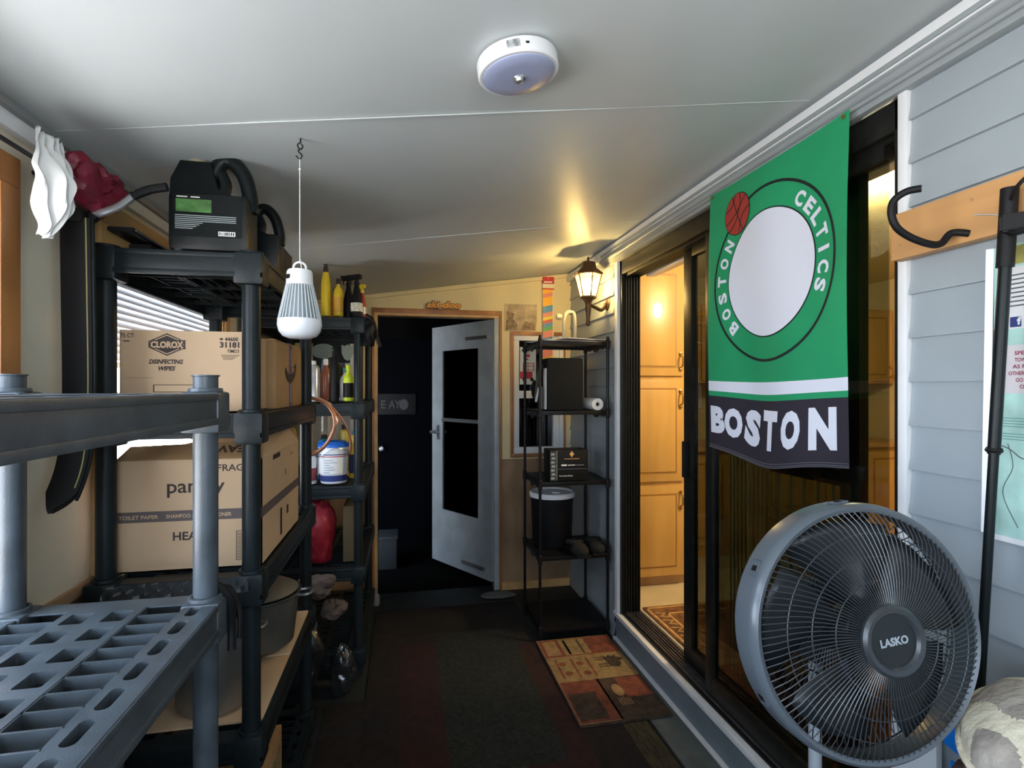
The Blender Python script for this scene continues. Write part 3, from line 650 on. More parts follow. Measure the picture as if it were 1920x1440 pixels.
# ---------------------------------------------------------------- things on top of the tall unit
def jug(label, c, s, mirror=1, grp='black jugs on the tall shelving', full=True):
    t = thing('jug', label, 'jug', c, grp); cx, cy, cz = c
    b = MB(); w, d, h = .195 * s, .115 * s, .275 * s
    # body silhouette (x,z) with handle hole; extruded in y
    out = [(-.5, 0), (.48, 0), (.5, .04), (.5, .42), (.46, .62), (.36, .86), (.24, .97), (.10, .99), (.00, .90), (-.14, .90), (-.16, .97), (-.36, .97), (-.38, .88), (-.5, .70)]
    t2 = bmesh.new(); hole = [(.08, .60), (.11, .80), (.20, .86), (.28, .80), (.36, .58), (.30, .50)]
    def P(p, y): return (cx + p[0] * w * mirror, cy + y, cz + p[1] * h)
    # body below .62: box; neck; handle loop as tube
    b.box(cx - w / 2, cx + w / 2, cy - d / 2, cy + d / 2, cz, cz + h * .56, M_black, .014 * s)
    b.box(cx - w * .49, cx + w * .49, cy - d * .46, cy + d * .46, cz + .004, cz + .028 * s, M_black, .01 * s)
    b.poly([P((-.49, .50), -d * .42), P((.47, .50), -d * .42), P((.10, .62), -d * .36), (P((-.02, .90), -d * .22)), P((-.40, .90), -d * .22), P((-.49, .70), -d * .36)], M_black, (0, d * .8, 0))
    b.tube([P((-.02, .78), 0), P((.08, .93), 0), P((.22, .95), 0), P((.38, .82), 0), P((.46, .60), 0), P((.46, .45), 0)], .020 * s, M_black, 12, 6)
    b.tube([P((.06, .56), 0), P((.13, .70), 0), P((.05, .84), 0)], .018 * s, M_black, 10, 5)
    b.build('body', t)
    b = MB(); b.lathe([(0, 0), (.026 * s, 0), (.026 * s, .018 * s), (.022 * s, .022 * s), (0, .022 * s)], P((-.24, .90), 0), mat('tan_cap', (.36, .30, .17), .5), 18); b.build('cap', t)
    if full:
        b = MB(); f = cy - d / 2; x0 = cx - w * .43
        rectp(b, (x0, f, cz + .036 * s), X1, Z1, w * .86, .112 * s, mat('black_label', (.004, .006, .007), .3, spec=.25), .0012)
        rectp(b, (x0 + .008, f, cz + .100 * s), X1, Z1, w * .44, .034 * s, mat('green_label', (.06, .17, .04), .35, nscale=40, namt=.4), .0018)
        for i in range(8): rectp(b, (x0 + .006, f, cz + .090 * s - i * .0052), X1, Z1, w * (.76 if i < 4 else .5 - .04 * i), .0022, mat('pale_print', (.33, .38, .38), .5), .0018)
        rectp(b, (x0 + .11 * s, f, cz + .040 * s), X1, Z1, .042 * s, .012 * s, M_paper, .0019); barcode(b, (x0 + .112 * s, f - .0018, cz + .042 * s), X1, Z1, .038 * s, .008 * s, M_blk)
        rectp(b, (x0 + .010, f, cz + .138 * s), X1, Z1, .026 * s, .003 * s, M_paper, .002); rectp(b, (x0 + .046, f, cz + .138 * s), X1, Z1, .022 * s, .003 * s, M_paper, .002); b.build('label_panel', t)
    return t
jug('black plastic jug with green label panel and tan cap on top of the tall unit', (-.540, 1.70, 1.958), 1.06)
jug('black jug with a big looped handle behind the labelled jug', (-.50, 1.97, 1.958), .88, 1, full=False)
b = MB(); b.box(-.50, -.44, 2.10, 2.28, 1.958, 2.10, mat('dark_wood_block', (.055, .045, .035), .8, nscale=20, namt=.4), .004); tag(b.build('wood_block'), 'dark weathered wood block standing behind the black jugs', 'wood block')
b = MB(); b.obox((-.505, 2.36, 2.03), (.012, .03, .0), (-.035, .01, 0), (0, .0, .075), M_pine, .003); b.tube([(-.47, 2.33, 1.96), (-.465, 2.335, 2.04), (-.475, 2.34, 2.10)], .003, M_blk, 6, 4)
tag(b.build('pine_offcut'), 'orange pine offcut standing upright behind the dark wood block', 'offcut')
b = MB(); b.box(-.82, -.795, 1.62, 2.50, 1.961, 2.02, M_pinex, .003); tag(b.build('pine_board'), 'long pine board lying along the wall on top of the tall unit', 'board')
# skis
def skimesh(pts, w, th, m, edge):
    b = MB(); pts = catmull([Vector(p) for p in pts], 6)
    for i in range(len(pts) - 1):
        pass
    return b, pts
t = thing('ski', 'black ski hanging upright on the left wall with its tip curled toward the room', 'ski', (-.80, 1.55, 1.24), 'black skis')
b = MB(); prof = catmull([Vector(p) for p in ((-.79, 1.50, 1.99), (-.79, 1.505, 1.80), (-.79, 1.51, 1.60), (-.79, 1.505, 1.48), (-.79, 1.485, 1.385), (-.79, 1.44, 1.315), (-.79, 1.40, 1.29))], 6)
n = len(prof); hw = lambda i: .033 * (1 if i < n - 8 else max(.18, (n - i) / 8))
vs = []
for i, p in enumerate(prof):
    d = (prof[min(i + 1, n - 1)] - prof[max(i - 1, 0)]).normalized(); nn = Vector((1, 0, 0)).cross(d)
    for sx, sn in ((-1, -1), (1, -1), (1, 1), (-1, 1)): vs.append(p + Vector((sx * hw(i), 0, 0)) + nn * sn * .006)
fs = [(3, 2, 1, 0), tuple(4 * (n - 1) + k for k in range(4))]
for i in range(n - 1):
    for k in range(4): fs.append((4 * i + k, 4 * i + (k + 1) % 4, 4 * i + 4 + (k + 1) % 4, 4 * i + 4 + k))
b._add(vs, fs, M_blk); b.build('blade', t)
b = MB(); b.tube([Vector((.024, -.007, 0)) + p for p in prof[:-8]], .0017, mat('olive_stripe', (.30, .28, .10), .5), 6); b.tube([Vector((.036, 0, 0)) + p for p in prof[:-5]], .004, M_black, 6); b.build('edge_stripe', t)
b = MB(); b.box(-.81, -.775, 1.49, 1.515, 1.98, 2.015, M_blk, .004); b.build('hanger', t)
t = thing('ski', 'black ski lying flat along the wall behind the hanging one', 'ski', (-.78, 1.9, 1.965), 'black skis')
b = MB(); b.obox((-.745, 1.90, 1.995), (.032, 0, 0), (0, .29, -.004), (0, 0, .006), M_blk, .002); b.obox((-.745, 1.90, 1.974), (.030, 0, 0), (0, .18, 0), (0, 0, .014), M_blk, .003); b.build('blade', t)
b = MB(); b.tube([(-.712, 1.62, 1.999), (-.712, 2.18, 1.992)], .0028, M_steel, 6); b.build('steel_edge', t)
t = thing('hand_scraper', 'silver and black curved scraper hung beside the top of the hanging ski', 'scraper', (-.76, 1.5, 2.0))
b = MB(); b.tube([(-.775, 1.53, 2.005), (-.75, 1.53, 2.015), (-.71, 1.53, 2.035), (-.67, 1.53, 2.07)], .010, M_alu, 10, 5); b.build('shaft', t)
b = MB(); b.tube([(-.80, 1.53, 1.99), (-.775, 1.53, 2.0), (-.765, 1.53, 2.01)], .015, M_blk, 10, 3); b.build('grip', t)
b = MB(); b.tube([(-.68, 1.53, 2.062), (-.64, 1.53, 2.082), (-.60, 1.53, 2.092)], .011, M_blk, 10, 3); b.build('grip', t)
# rod with bags
t = thing('hanging_rod', 'thin black rod running along the top of the left wall', 'rod', (-.78, 1.1, 2.06))
b = MB(); b.cyl((-.78, .25, 2.062), (-.78, 1.455, 2.068), .005, M_blkm, n=10); b.build('bar', t)
for y in (.3, 1.445): b = MB(); b.tube([(-.85, y, 2.075), (-.80, y, 2.08), (-.78, y, 2.065)], .005, M_blkm, 8, 4); b.build('bracket', t)
def bag(name, label, y0, y1, zt, zb, x, m, tail, cat, seed):
    b = MB(); t2 = bmesh.new(); bmesh.ops.create_grid(t2, x_segments=22, y_segments=30, size=1)
    for v in t2.verts:
        u, w = v.co.x, (v.co.y + 1) / 2; ww = (.72 + .28 * math.sin(w * 2.6)) if not tail else (.25 + .75 * min(1, w * 1.6)) * (1 - .25 * w ** 4)
        yc = (y0 + y1) / 2 + (0 if not tail else (1 - w) * -.02)
        p = Vector((x, yc + u * (y1 - y0) / 2 * ww, zb + (zt - zb) * w))
        bulge = .045 * (1 - u * u) * math.sin(min(1, w * 1.15) * PI) ** .7
        p.x += bulge + .012 * noise.noise(Vector((u * 3, w * 5, seed))) + .008 * math.sin(u * 14 + w * 3); p.z += .012 * noise.noise(Vector((u * 4, w * 3, seed + 7)))
        v.co = p
    b.merge(t2, m, True); o = b.build(name)
    md = o.modifiers.new('s', 'SOLIDIFY'); md.thickness = .0015
    return tag(o, label, cat)
bag('plastic_bag', 'white plastic bag dangling from the rod at the top of the left wall', 1.315, 1.435, 2.135, 1.905, -.775, mat('white_film', (.70, .71, .70), .5), True, 'bag', 1)
b = MB(); blob(b, (-.775, 1.545, 2.085), (.05, .10, .062), mat('dark_red_film', (.17, .008, .026), .45, bump=.4, bscale=20), .45, 13, 4)
tag(b.build('red_bag'), 'crumpled dark red bag hung under the ceiling past the white bag', 'bag')

# ---------------------------------------------------------------- pots on the lower shelf of the tall unit
t = thing('stock_pot', 'tall dull steel stock pot on the fourth shelf behind the front posts', 'pot', (-.57, 1.78, .605), 'cooking pots')
b = MB(); b.lathe([(0, 0), (.10, 0), (.108, .012), (.108, .27), (.112, .272), (.112, .276), (.104, .276), (.104, .02), (0, .02)], (-.565, 1.79, .614), M_steel, 36); b.build('body', t)
for s_ in (-1, 1): b = MB(); b.tube([(-.565 + .108 * s_, 1.76, .83), (-.565 + .138 * s_, 1.77, .835), (-.565 + .138 * s_, 1.81, .835), (-.565 + .108 * s_, 1.82, .83)], .005, M_steel, 8, 4); b.build('handle', t)
t = thing('roasting_pot', 'wide grey pot with an ear handle behind the stock pot', 'pot', (-.52, 2.1, .605), 'cooking pots')
b = MB(); b.lathe([(0, 0), (.10, 0), (.125, .02), (.145, .19), (.152, .195), (.152, .20), (.14, .198), (.12, .03), (0, .02)], (-.53, 2.12, .619), mat('grey_enamel', (.13, .128, .11), .4, .5, nscale=6, namt=.2), 36); b.build('body', t)
b = MB(); b.tube([(-.385, 2.09, .81), (-.350, 2.08, .812), (-.335, 2.11, .812), (-.35, 2.14, .812), (-.385, 2.14, .81)], .006, M_steel, 8, 5); b.build('handle', t)
b = MB(); b.lathe([(.14, .0), (.142, .004), (.11, .022), (.05, .036), (0, .040)], (-.53, 2.12, .822), mat('warm_enamel', (.27, .235, .19), .4, .4), 32); o = b.build('lid', t)
b = MB(); b.lathe([(.006, 0), (.006, .012), (.016, .018), (.014, .026), (0, .028)], (-.53, 2.12, .860), M_blk, 16); b.build('knob', o)
for i, (x, y, c) in enumerate(((-.75, 1.30 - .2, 'a dim dark green bin on the third shelf of the near unit'),)):
    b = MB(); b.lathe([(0, 0), (.085, 0), (.10, .26), (.106, .265), (.100, .27), (.088, .02), (0, .02)], (-.60, 1.08, .664), mat('dark_green_bin', (.03, .06, .055), .5), 28); tag(b.build('bin'), 'dim dark green bin on the third shelf of the nearest unit', 'bin')
b = MB(); b.tube([(-.43, 1.30, 1.118), (-.42, 1.29, 1.135), (-.395, 1.285, 1.128), (-.378, 1.29, 1.09), (-.377, 1.295, 1.03), (-.374, 1.285, .99)], .009, M_blk, 8, 5)
b.tube([(-.43, 1.33, 1.10), (-.40, 1.345, 1.11), (-.372, 1.33, 1.06), (-.368, 1.32, 1.0)], .006, M_blk, 8, 5)
tag(b.build('bungee_cord'), 'black bungee cord looped at the far corner of the nearest unit', 'cord')

# ---------------------------------------------------------------- bottles and cans
def bottle(label, x, y, z, r, h, m, mc, kind='round', ml=None, cat='bottle', grp=None, name='bottle'):
    t = thing(name, label, cat, (x, y, z), grp); b = MB()
    if kind == 'round': pr = [(0, 0), (r * .9, 0), (r, .006), (r, h * .62), (r * .85, h * .70), (r * .38, h * .80), (r * .36, h * .86), (0, h * .86)]
    elif kind == 'can': pr = [(0, 0), (r, 0), (r, h * .80), (r * .8, h * .88), (r * .35, h * .92), (0, h * .92)]
    elif kind == 'tall': pr = [(0, 0), (r, 0), (r, h * .60), (r * .8, h * .74), (r * .55, h * .84), (0, h * .84)]
    else: pr = [(0, 0), (r * .95, 0), (r, .006), (r * .98, h * .34), (r * .6, h * .58), (r * .4, h * .70), (r * .35, h * .74), (0, h * .74)]
    b.lathe(pr, (x, y, z), m, 20); b.build('body', t)
    c = MB()
    if kind == 'spray':
        c.cyl((x, y, z + h * .72), (x, y, z + h * .80), r * .45, mc, n=14)
        c.obox((x - r * .2, y - r * .25, z + h * .90), (r * .95, -.3 * r, h * .012), (.2 * r, .38 * r, 0), (0, 0, h * .055), mc, .003); c.tube([(x - r * .8, y, z + h * .88), (x - r * .95, y, z + h * .80), (x - r * .75, y, z + h * .74)], r * .10, mc, 6, 3); c.cyl((x, y, z + h * .78), (x, y, z + h * .90), r * .3, mc, n=10)
        c.obox((x - r * 1.25, y, z + h * .93), (r * .18, 0, 0), (0, r * .2, 0), (0, 0, h * .025), mc, .002)
    elif kind == 'tall': c.cyl((x, y, z + h * .83), (x, y, z + h * .95), r * .5, mc, n=14); c.tube([(x, y, z + h * .94), (x + r * .1, y, z + h), (x - r * .5, y, z + h * .99)], r * .22, mc, 8, 3)
    else: c.lathe([(0, h * .85), (r * .46, h * .85), (r * .46, h * .98), (r * .4, h), (0, h)], (x, y, z), mc, 16)
    c.build('cap', t)
    if ml:
        q = MB(); top = .30 if kind == 'spray' else .50; q.lathe([(r * 1.012, h * .10), (r * 1.012, h * top)], (x, y, z), ml, 20); q.build('label_wrap', t)
    return t
ZT = 1.967
Mlab = mat('pale_label', (.70, .68, .55), .5, nscale=60, namt=.35)
Mdk = mat('brown_black_plastic', (.03, .02, .02), .4)
G = 'bottles on top of the far shelving'
bottle('slim yellow bottle with black nozzle, leftmost on top of the far shelving', -.417, 3.06, ZT, .026, .285, M_yel, Mdk, 'tall', grp=G)
bottle('squat amber bottle between the two yellow bottles', -.373, 3.10, ZT, .022, .16, M_ora, Mdk, 'round', grp=G)
bottle('shorter yellow jug with black cap on top of the far shelving', -.350, 3.05, ZT, .026, .205, M_yel, Mdk, 'round', mat('amber_label', (.75, .42, .05), .4), grp=G)
bottle('black trigger spray bottle on top of the far shelving', -.303, 3.11, ZT, .030, .245, M_blk, M_blk, 'spray', grp=G)
bottle('spray bottle with cream label on top of the far shelving', -.252, 3.03, ZT, .032, .235, M_blk, M_blk, 'spray', Mlab, grp=G)
bottle('red and clear bottle with yellow trigger at the edge of the far shelving top', -.226, 3.08, ZT, .021, .19, mat('red_liquid', (.45, .04, .03), .2), M_yel, 'spray', mat('clear_grey', (.55, .52, .50), .2), grp=G)
Z2 = 1.502; G = 'bottles on the second shelf of the far shelving'
bottle('silvery roll of film on the second shelf of the far unit', -.485, 3.06, Z2, .038, .22, mat('silver_wrap', (.55, .56, .60), .25, .5, nscale=12, namt=.3), M_whiteplast, 'can', cat='roll', grp=G, name='film_roll')
bottle('slim dark spray bottle on the second shelf of the far unit', -.372, 3.06, Z2, .024, .29, M_blk, M_blk, 'tall', grp=G)
bottle('black and lime bottle on the second shelf of the far unit', -.30, 3.07, Z2, .028, .20, mat('lime_plastic', (.60, .72, .04), .4), mat('lime_plastic', (.6, .72, .04)), 'round', M_blk, grp=G)
bottle('white bottle behind the black and lime bottle', -.33, 3.20, Z2, .030, .19, M_whiteplast, mat('teal_cap', (.1, .35, .33), .4), 'round', grp=G)
bottle('white and yellow bottle at the left of the second far shelf', -.555, 3.10, Z2, .028, .20, M_whiteplast, M_yel, 'round', Mlab, grp=G)
bottle('clear bottle with reddish contents behind the film roll', -.44, 3.22, Z2, .030, .24, mat('reddish', (.30, .10, .06), .3), M_whiteplast, 'round', grp=G)
bottle('translucent bottle near the right edge of the second far shelf', -.262, 3.20, Z2, .026, .17, mat('clear_grey', (.55, .52, .5)), M_whiteplast, 'round', grp=G)
Z3 = 1.057; G = 'bottles and cylinders on the third shelf of the far shelving'
bottle('blue gas cylinder on the third shelf of the far unit', -.445, 3.20, Z3, .037, .25, mat('cyl_blue', (.03, .20, .36), .35), M_blk, 'can', M_whiteplast, cat='gas cylinder', grp=G, name='gas_cylinder')
bottle('olive yellow gas cylinder behind the white bucket', -.345, 3.30, Z3, .032, .30, mat('olive_yellow', (.42, .32, .05), .4), M_blk, 'can', mat('olive_dark', (.12, .10, .04), .5), cat='gas cylinder', grp=G, name='gas_cylinder')
bottle('bright yellow gas cylinder right of the white bucket', -.278, 3.22, Z3, .034, .27, mat('cyl_yellow', (.80, .50, .06), .35), mat('cyl_blue', (.03, .2, .36)), 'can', mat('dark_blue', (.03, .04, .14), .4), cat='gas cylinder', grp=G, name='gas_cylinder')
bottle('white tub with dark red label beside the white bucket', -.505, 3.06, Z3, .040, .17, M_whiteplast, M_whiteplast, 'can', mat('dark_red_label', (.32, .06, .07), .5), cat='tub', grp=G, name='tub')
t = thing('bucket', 'white lidded bucket with blue lid and wire handle on the third far shelf', 'bucket', (-.378, 3.07, Z3))
b = MB(); b.lathe([(0, 0), (.066, 0), (.070, .01), (.078, .19), (.082, .192), (.082, .20), (0, .20)], (-.378, 3.075, Z3), M_whiteplast, 32)
b.lathe([(.0705, .012), (.0735, .045)], (-.378, 3.075, Z3), mat('navy_band', (.03, .05, .20), .4), 32); b.lathe([(.0785, .155), (.0790, .160)], (-.378, 3.075, Z3), mat('navy_band', (.03, .05, .2)), 32); b.lathe([(.0782, .145), (.0786, .149)], (-.378, 3.075, Z3), M_redp, 32); b.build('tub', t)
b = MB(); b.lathe([(.083, .196), (.084, .212), (.074, .216), (.066, .225), (0, .226)], (-.378, 3.075, Z3), M_blue, 32); b.build('lid', t)
b = MB(); b.tube([(-.46, 3.07, Z3 + .17), (-.44, 3.00, Z3 + .15), (-.40, 2.988, Z3 + .18), (-.35, 2.988, Z3 + .195), (-.31, 3.02, Z3 + .18), (-.297, 3.07, Z3 + .17)], .0022, M_alu, 6, 6); b.build('wire_handle', t)
b = MB(); q = [(math.radians(a)) for a in range(-160, -40, 6)]
for i in range(len(q) - 1):
    r = .0775; zz = (.055, .150); p = [(-.378 + r * math.cos(a), 3.075 + r * math.sin(a)) for a in (q[i], q[i + 1])]
    b._add([(p[0][0], p[0][1], Z3 + zz[0]), (p[1][0], p[1][1], Z3 + zz[0]), (p[1][0], p[1][1], Z3 + zz[1] - .01), (p[0][0], p[0][1], Z3 + zz[1] - .01)], [(0, 1, 2, 3)], M_paper)
for i, w in enumerate((.05, .07, .03, .05, .06, .03)):
    b.poly([(-.42, 2.9958, Z3 + .13 - i * .013), (-.42 + w, 2.9958, Z3 + .13 - i * .013), (-.42 + w, 2.9958, Z3 + .127 - i * .013), (-.42, 2.9958, Z3 + .127 - i * .013)], mat('grey_print', (.25, .27, .33), .6))
b.build('label_wrap', t)
# yellow topped bottles seen over the pantry carton
G = 'bottles on the window side of the third shelf'
bottle('yellow bottle with orange top behind the pantry carton', -.48, 2.42, 1.285, .030, .16, M_yel, M_yel, 'round', M_whiteplast, grp=G)
bottle('yellow and white bottle at the window behind the pantry carton', -.545, 2.40, 1.285, .028, .15, M_yel, M_whiteplast, 'round', M_whiteplast, grp=G)
bottle('blue bottle at the window behind the pantry carton', -.60, 2.40, 1.285, .024, .14, M_blue, M_whiteplast, 'round', Mlab, grp=G)
bottle('orange jar at the window behind the pantry carton', -.64, 2.40, 1.285, .024, .13, M_ora, M_paper, 'can', grp=G, cat='jar', name='jar')
bottle('white bottle with brown cap at the window behind the pantry carton', -.70, 2.38, 1.285, .022, .14, M_whiteplast, Mdk, 'round', grp=G)
# tangle on the second shelf behind the cartons
b = MB()
for i in range(5):
    a = i * 1.3; b.tube([(-.68 + .03 * i, 2.46, 1.505), (-.66 + .03 * i, 2.47 + .02 * math.sin(a), 1.62), (-.63 + .02 * i, 2.45, 1.74 + .02 * math.cos(a)), (-.66 + .035 * i, 2.46, 1.77 + .02 * math.sin(a))], .012, [M_blk, M_cardd, M_blk, mat('straw', (.45, .38, .2), .8), M_blk][i], 8, 5)
tag(b.build('tool_bundle', origin=(-.56, 2.46, 1.50)), 'bundle of dark tool handles standing behind the parcel carton', 'tools')
# copper tubing hung on the back post of the tall unit
b = MB(); pts = []
for i in range(5 * 28):
    a = i / 28 * 2 * PI; r = .128 - .010 * (i / 140) + .004 * math.sin(a * 3); pts.append((-.435 + r * math.cos(a), 2.555 + i / 140 * .030, 1.402 + r * math.sin(a) * 1.06))
pts += [(-.30, 2.60, 1.42), (-.335, 2.61, 1.50), (-.39, 2.61, 1.53)]
b.tube(pts, .0048, M_copper, 8); b.tube([(-.42, 2.56, 1.535), (-.34, 2.57, 1.50), (-.275, 2.58, 1.42), (-.245, 2.59, 1.34), (-.245, 2.60, 1.27)], .0048, M_copper, 8, 6)
tag(b.build('copper_coil'), 'coil of copper tubing hung over the back post of the tall unit', 'coil')
# lower clutter between the units
b = MB(); blob(b, (-.475, 3.10, .79), (.105, .09, .19), mat('bright_red_bag', (.30, .015, .03), .45, nscale=8, namt=.2, bump=.3, bscale=20), .22, 7, 11, flat=.175); b.build
o = b.build('red_sack'); tag(o, 'bright red sack on the fourth shelf of the far unit', 'sack')
b = MB(); b.box(-.33, -.25, 3.08, 3.4, .611, .92, mat('dim_olive_box', (.10, .07, .03), .8), .004); tag(b.build('carton'), 'dim olive carton right of the bright red sack', 'box', 'cardboard cartons')
Mbb = mat('black_bag', (.010, .012, .013), .22, spec=.7, bump=.35, bscale=35); Mkb = mat('kraft_bag', (.10, .07, .055), .75, bump=.4, bscale=30, nscale=15, namt=.3)
b = MB(); blob(b, (-.58, 2.745, .28), (.19, .17, .26), Mbb, .28, 7, 2, flat=.265); tag(b.build('rubbish_bag'), 'shiny black rubbish bag slumped on the floor between the two tall units', 'bag')
b = MB(); blob(b, (-.43, 2.76, .60), (.085, .07, .055), Mkb, .35, 14, 5); blob(b, (-.375, 2.74, .63), (.045, .04, .035), Mkb, .35, 16, 8); tag(b.build('paper_bag'), 'crumpled brown paper bag on top of the black rubbish bag', 'bag')
b = MB(); blob(b, (-.345, 2.79, .47), (.065, .055, .045), Mkb, .4, 14, 15); tag(b.build('paper_bag'), 'smaller crumpled brown paper bag leaning on the black rubbish bag', 'bag')
b = MB(); blob(b, (-.31, 2.87, .13), (.065, .065, .13), mat('clear_crinkle', (.02, .022, .024), .2, spec=1.0, bump=.6, bscale=25), .35, 12, 21, flat=.127); tag(b.build('clear_bag'), 'crinkled clear bag of bottles on the floor at the corner of the far unit', 'bag')
bottle('pale beige bottle on the floor left of the doorway', -.262, 3.99, 0, .036, .19, mat('beige_plastic', (.26, .22, .20), .5), mat('beige_cap', (.30, .20, .17), .5), 'round', grp='bottles on the floor by the doorway')
bottle('small pale bottle on the floor against the door frame', -.196, 3.99, 0, .026, .11, mat('beige_plastic', (.26, .22, .2)), mat('beige_plastic', (.26, .22, .2)), 'round', grp='bottles on the floor by the doorway')
b = MB(); blob(b, (-.178, 3.02, 1.885), (.035, .06, .085), M_blk, .3, 10, 31); b.tube([(-.20, 2.985, 1.97), (-.16, 2.98, 1.93), (-.14, 3.0, 1.84), (-.125, 3.0, 1.80)], .010, M_blk, 8, 4)
tag(b.build('cloth_cap'), 'black cloth bundle hung at the top corner of the far unit', 'cloth')

# ---------------------------------------------------------------- narrow metal shelf rack on the right
t = thing('metal_rack', 'narrow black metal shelf rack with scalloped edges beside the patio door', 'shelf rack', (1.04, 3.4, 0))
RX0, RX1, RY0, RY1 = .822, 1.262, 3.18, 3.60
for px, py in ((RX0, RY0), (RX1, RY0), (RX0, RY1), (RX1, RY1)):
    b = MB(); b.cyl((px, py, 0), (px, py, 1.90), .0095, M_blkm, n=12); b.lathe([(.013, 0), (.014, .012), (.0095, .02)], (px, py, 0), M_blk, 12)
    for z in (.09, .53, .99, 1.43, 1.865): b.lathe([(.0095, -.045), (.014, -.04), (.014, .012), (.0095, .018)], (px, py, z), M_blk, 12)
    b.build('post', t)
def scallop(o, U, L, z, m, mb):      # hanging wavy edge
    n = 24; o = Vector(o); U = Vector(U); top = []; bot = []
    for i in range(n + 1):
        s = i / n; d = .016 + .040 * (math.sin(s * PI) ** 2 * .5 + .5 * abs(math.sin(s * PI * 3)) * (1 if .1 < s < .9 else .4)); top.append(o + U * L * s + Vector((0, 0, z))); bot.append(o + U * L * s + Vector((0, 0, z - d)))
    for i in range(n): mb._add([top[i], top[i + 1], bot[i + 1], bot[i]], [(0, 1, 2, 3)], m)
for z in (.09, .53, .99, 1.43, 1.865):
    b = MB(); b.box(RX0, RX1, RY0, RY1, z - .004, z, M_blkm); b.box(RX0, RX1, RY0 - .004, RY0 + .004, z - .022, z + .003, M_blkm, .001); b.box(RX0, RX1, RY1 - .004, RY1 + .004, z - .022, z + .003, M_blkm, .001)
    for x in (RX0, RX1): scallop((x, RY0, 0), (0, 1, 0), RY1 - RY0, z + .003, M_blkm, b); scallop((x + .0015, RY0, 0), (0, 1, 0), RY1 - RY0, z + .003, M_blkm, b)
    b.build('shelf', t)
t = thing('equipment_case', 'black fabric equipment case on the second shelf of the metal rack', 'case', (1.0, 3.35, 1.43))
b = MB(); b.box(.880, 1.120, 3.23, 3.50, 1.434, 1.765, mat('black_fabric', (.005, .006, .006), .75, bump=.2, spec=.2), .014); b.build('body', t)
b = MB(); b.box(.874, .880, 3.24, 3.30, 1.44, 1.70, M_white, .002); b.build('side_tag', t)
t = thing('paper_towel_roll', 'white paper towel roll lying on the metal rack beside the black case', 'roll', (1.19, 3.28, 1.43))
b = MB(); c0, c1 = Vector((1.205, 3.205, 1.472)), Vector((1.20, 3.44, 1.472)); ax = (c1 - c0); b.lathe([(.012, 0), (.038, 0), (.038, ax.length), (.012, ax.length), (.012, 0)], c0, M_paper, 28, axis=ax); b.build('sheets', t)
b = MB(); b.lathe([(.0115, .001), (.0135, -.0008), (.0135, .01)], c0, M_cardd, 20, axis=ax); b.lathe([(0, .01), (.0115, .01)], c0, M_blk, 20, axis=ax); b.build('core', t)
t = thing('goggles', 'black and white goggles hung at the left of the black case', 'goggles', (.83, 3.3, 1.44))
b = MB(); blob(b, (.840, 3.40, 1.565), (.016, .06, .06), M_blk, .15, 12, 3, 3); b.tube([(.832, 3.33, 1.51), (.835, 3.30, 1.60), (.842, 3.28, 1.68), (.85, 3.26, 1.72)], .012, mat('olive_strap', (.05, .055, .035), .7), 8, 5); b.build('strap', t)
b = MB(); b.obox((.838, 3.31, 1.545), (.006, .002, .0), (0, .016, .0), (.010, 0, .06), M_white, .004); b.build('white_frame', t)
b = MB(); b.obox((.850, 3.27, 1.515), (.008, 0, 0), (0, .008, 0), (0, 0, .075), M_steel, .005); b.build('buckle', t)
t = thing('battery_box', 'black battery carton with orange diamond logo on the third shelf of the metal rack', 'box', (1.03, 3.3, .99))
b = MB(); x0, x1, f, z0, z1 = .893, 1.143, 3.21, .994, 1.185; b.box(x0, x1, f, 3.36, z0, z1, mat('black_carton', (.006, .007, .007), .5, spec=.25), .002)
gold = mat('gold_print', (.60, .32, .10), .4); b.poly([(1.035, f - .0006, 1.180), (1.051, f - .0006, 1.160), (1.035, f - .0006, 1.139), (1.019, f - .0006, 1.160)], gold)
b.poly([(1.035, f - .0009, 1.170), (1.042, f - .0009, 1.162), (1.035, f - .0009, 1.150), (1.028, f - .0009, 1.162)], M_card)
rectp(b, (.985, f, 1.128), X1, Z1, .10, .004, gold); rectp(b, (.967, f, 1.086), X1, Z1, .035, .010, M_paper); rectp(b, (1.008, f, 1.088), X1, Z1, .05, .005, M_paper); rectp(b, (1.065, f, 1.088), X1, Z1, .05, .004, mat('grey_print', (.25, .27, .33)))
rectp(b, (.945, f, 1.066), X1, Z1, .19, .0015, mat('grey_print', (.25, .27, .33))); b.text('Power Sport Battery', (.953, f, 1.018), X1, Z1, .090, .011, M_paper, .015)
rectp(b, (.895, f, z0 + .003), X1, Z1, .040, .182, mat('dark_grey_print', (.05, .05, .05), .5)); rectp(b, (.937, f, z0), X1, Z1, .0015, .19, M_paper)
for i in range(7): rectp(b, (.900 + (i % 2) * .004, f, 1.004 + i * .025), X1, Z1, .022, .013, mat('pale_print', (.33, .38, .38)), .0008)
b.poly([(.945, f - .0006, 1.178), (.975, f - .0006, 1.184), (.97, f - .0006, 1.184), (.94, f - .0006, 1.178)], M_redp); b.build('box', t)
t = thing('pail', 'black pail with white lid on the fourth shelf of the metal rack', 'pail', (.99, 3.42, .53))
b = MB(); b.lathe([(0, 0), (.125, 0), (.130, .01), (.142, .33), (.145, .332), (0, .332)], (.975, 3.455, .534), M_blk, 36); b.build('body', t)
b = MB(); b.lathe([(.146, .318), (.152, .320), (.153, .345), (.146, .352), (.135, .350), (.130, .343), (0, .343)], (.975, 3.455, .534), M_whiteplast, 36); b.lathe([(0, .344), (.03, .344), (.03, .350), (0, .350)], (1.0, 3.44, .534), M_white, 20); b.build('lid', t)
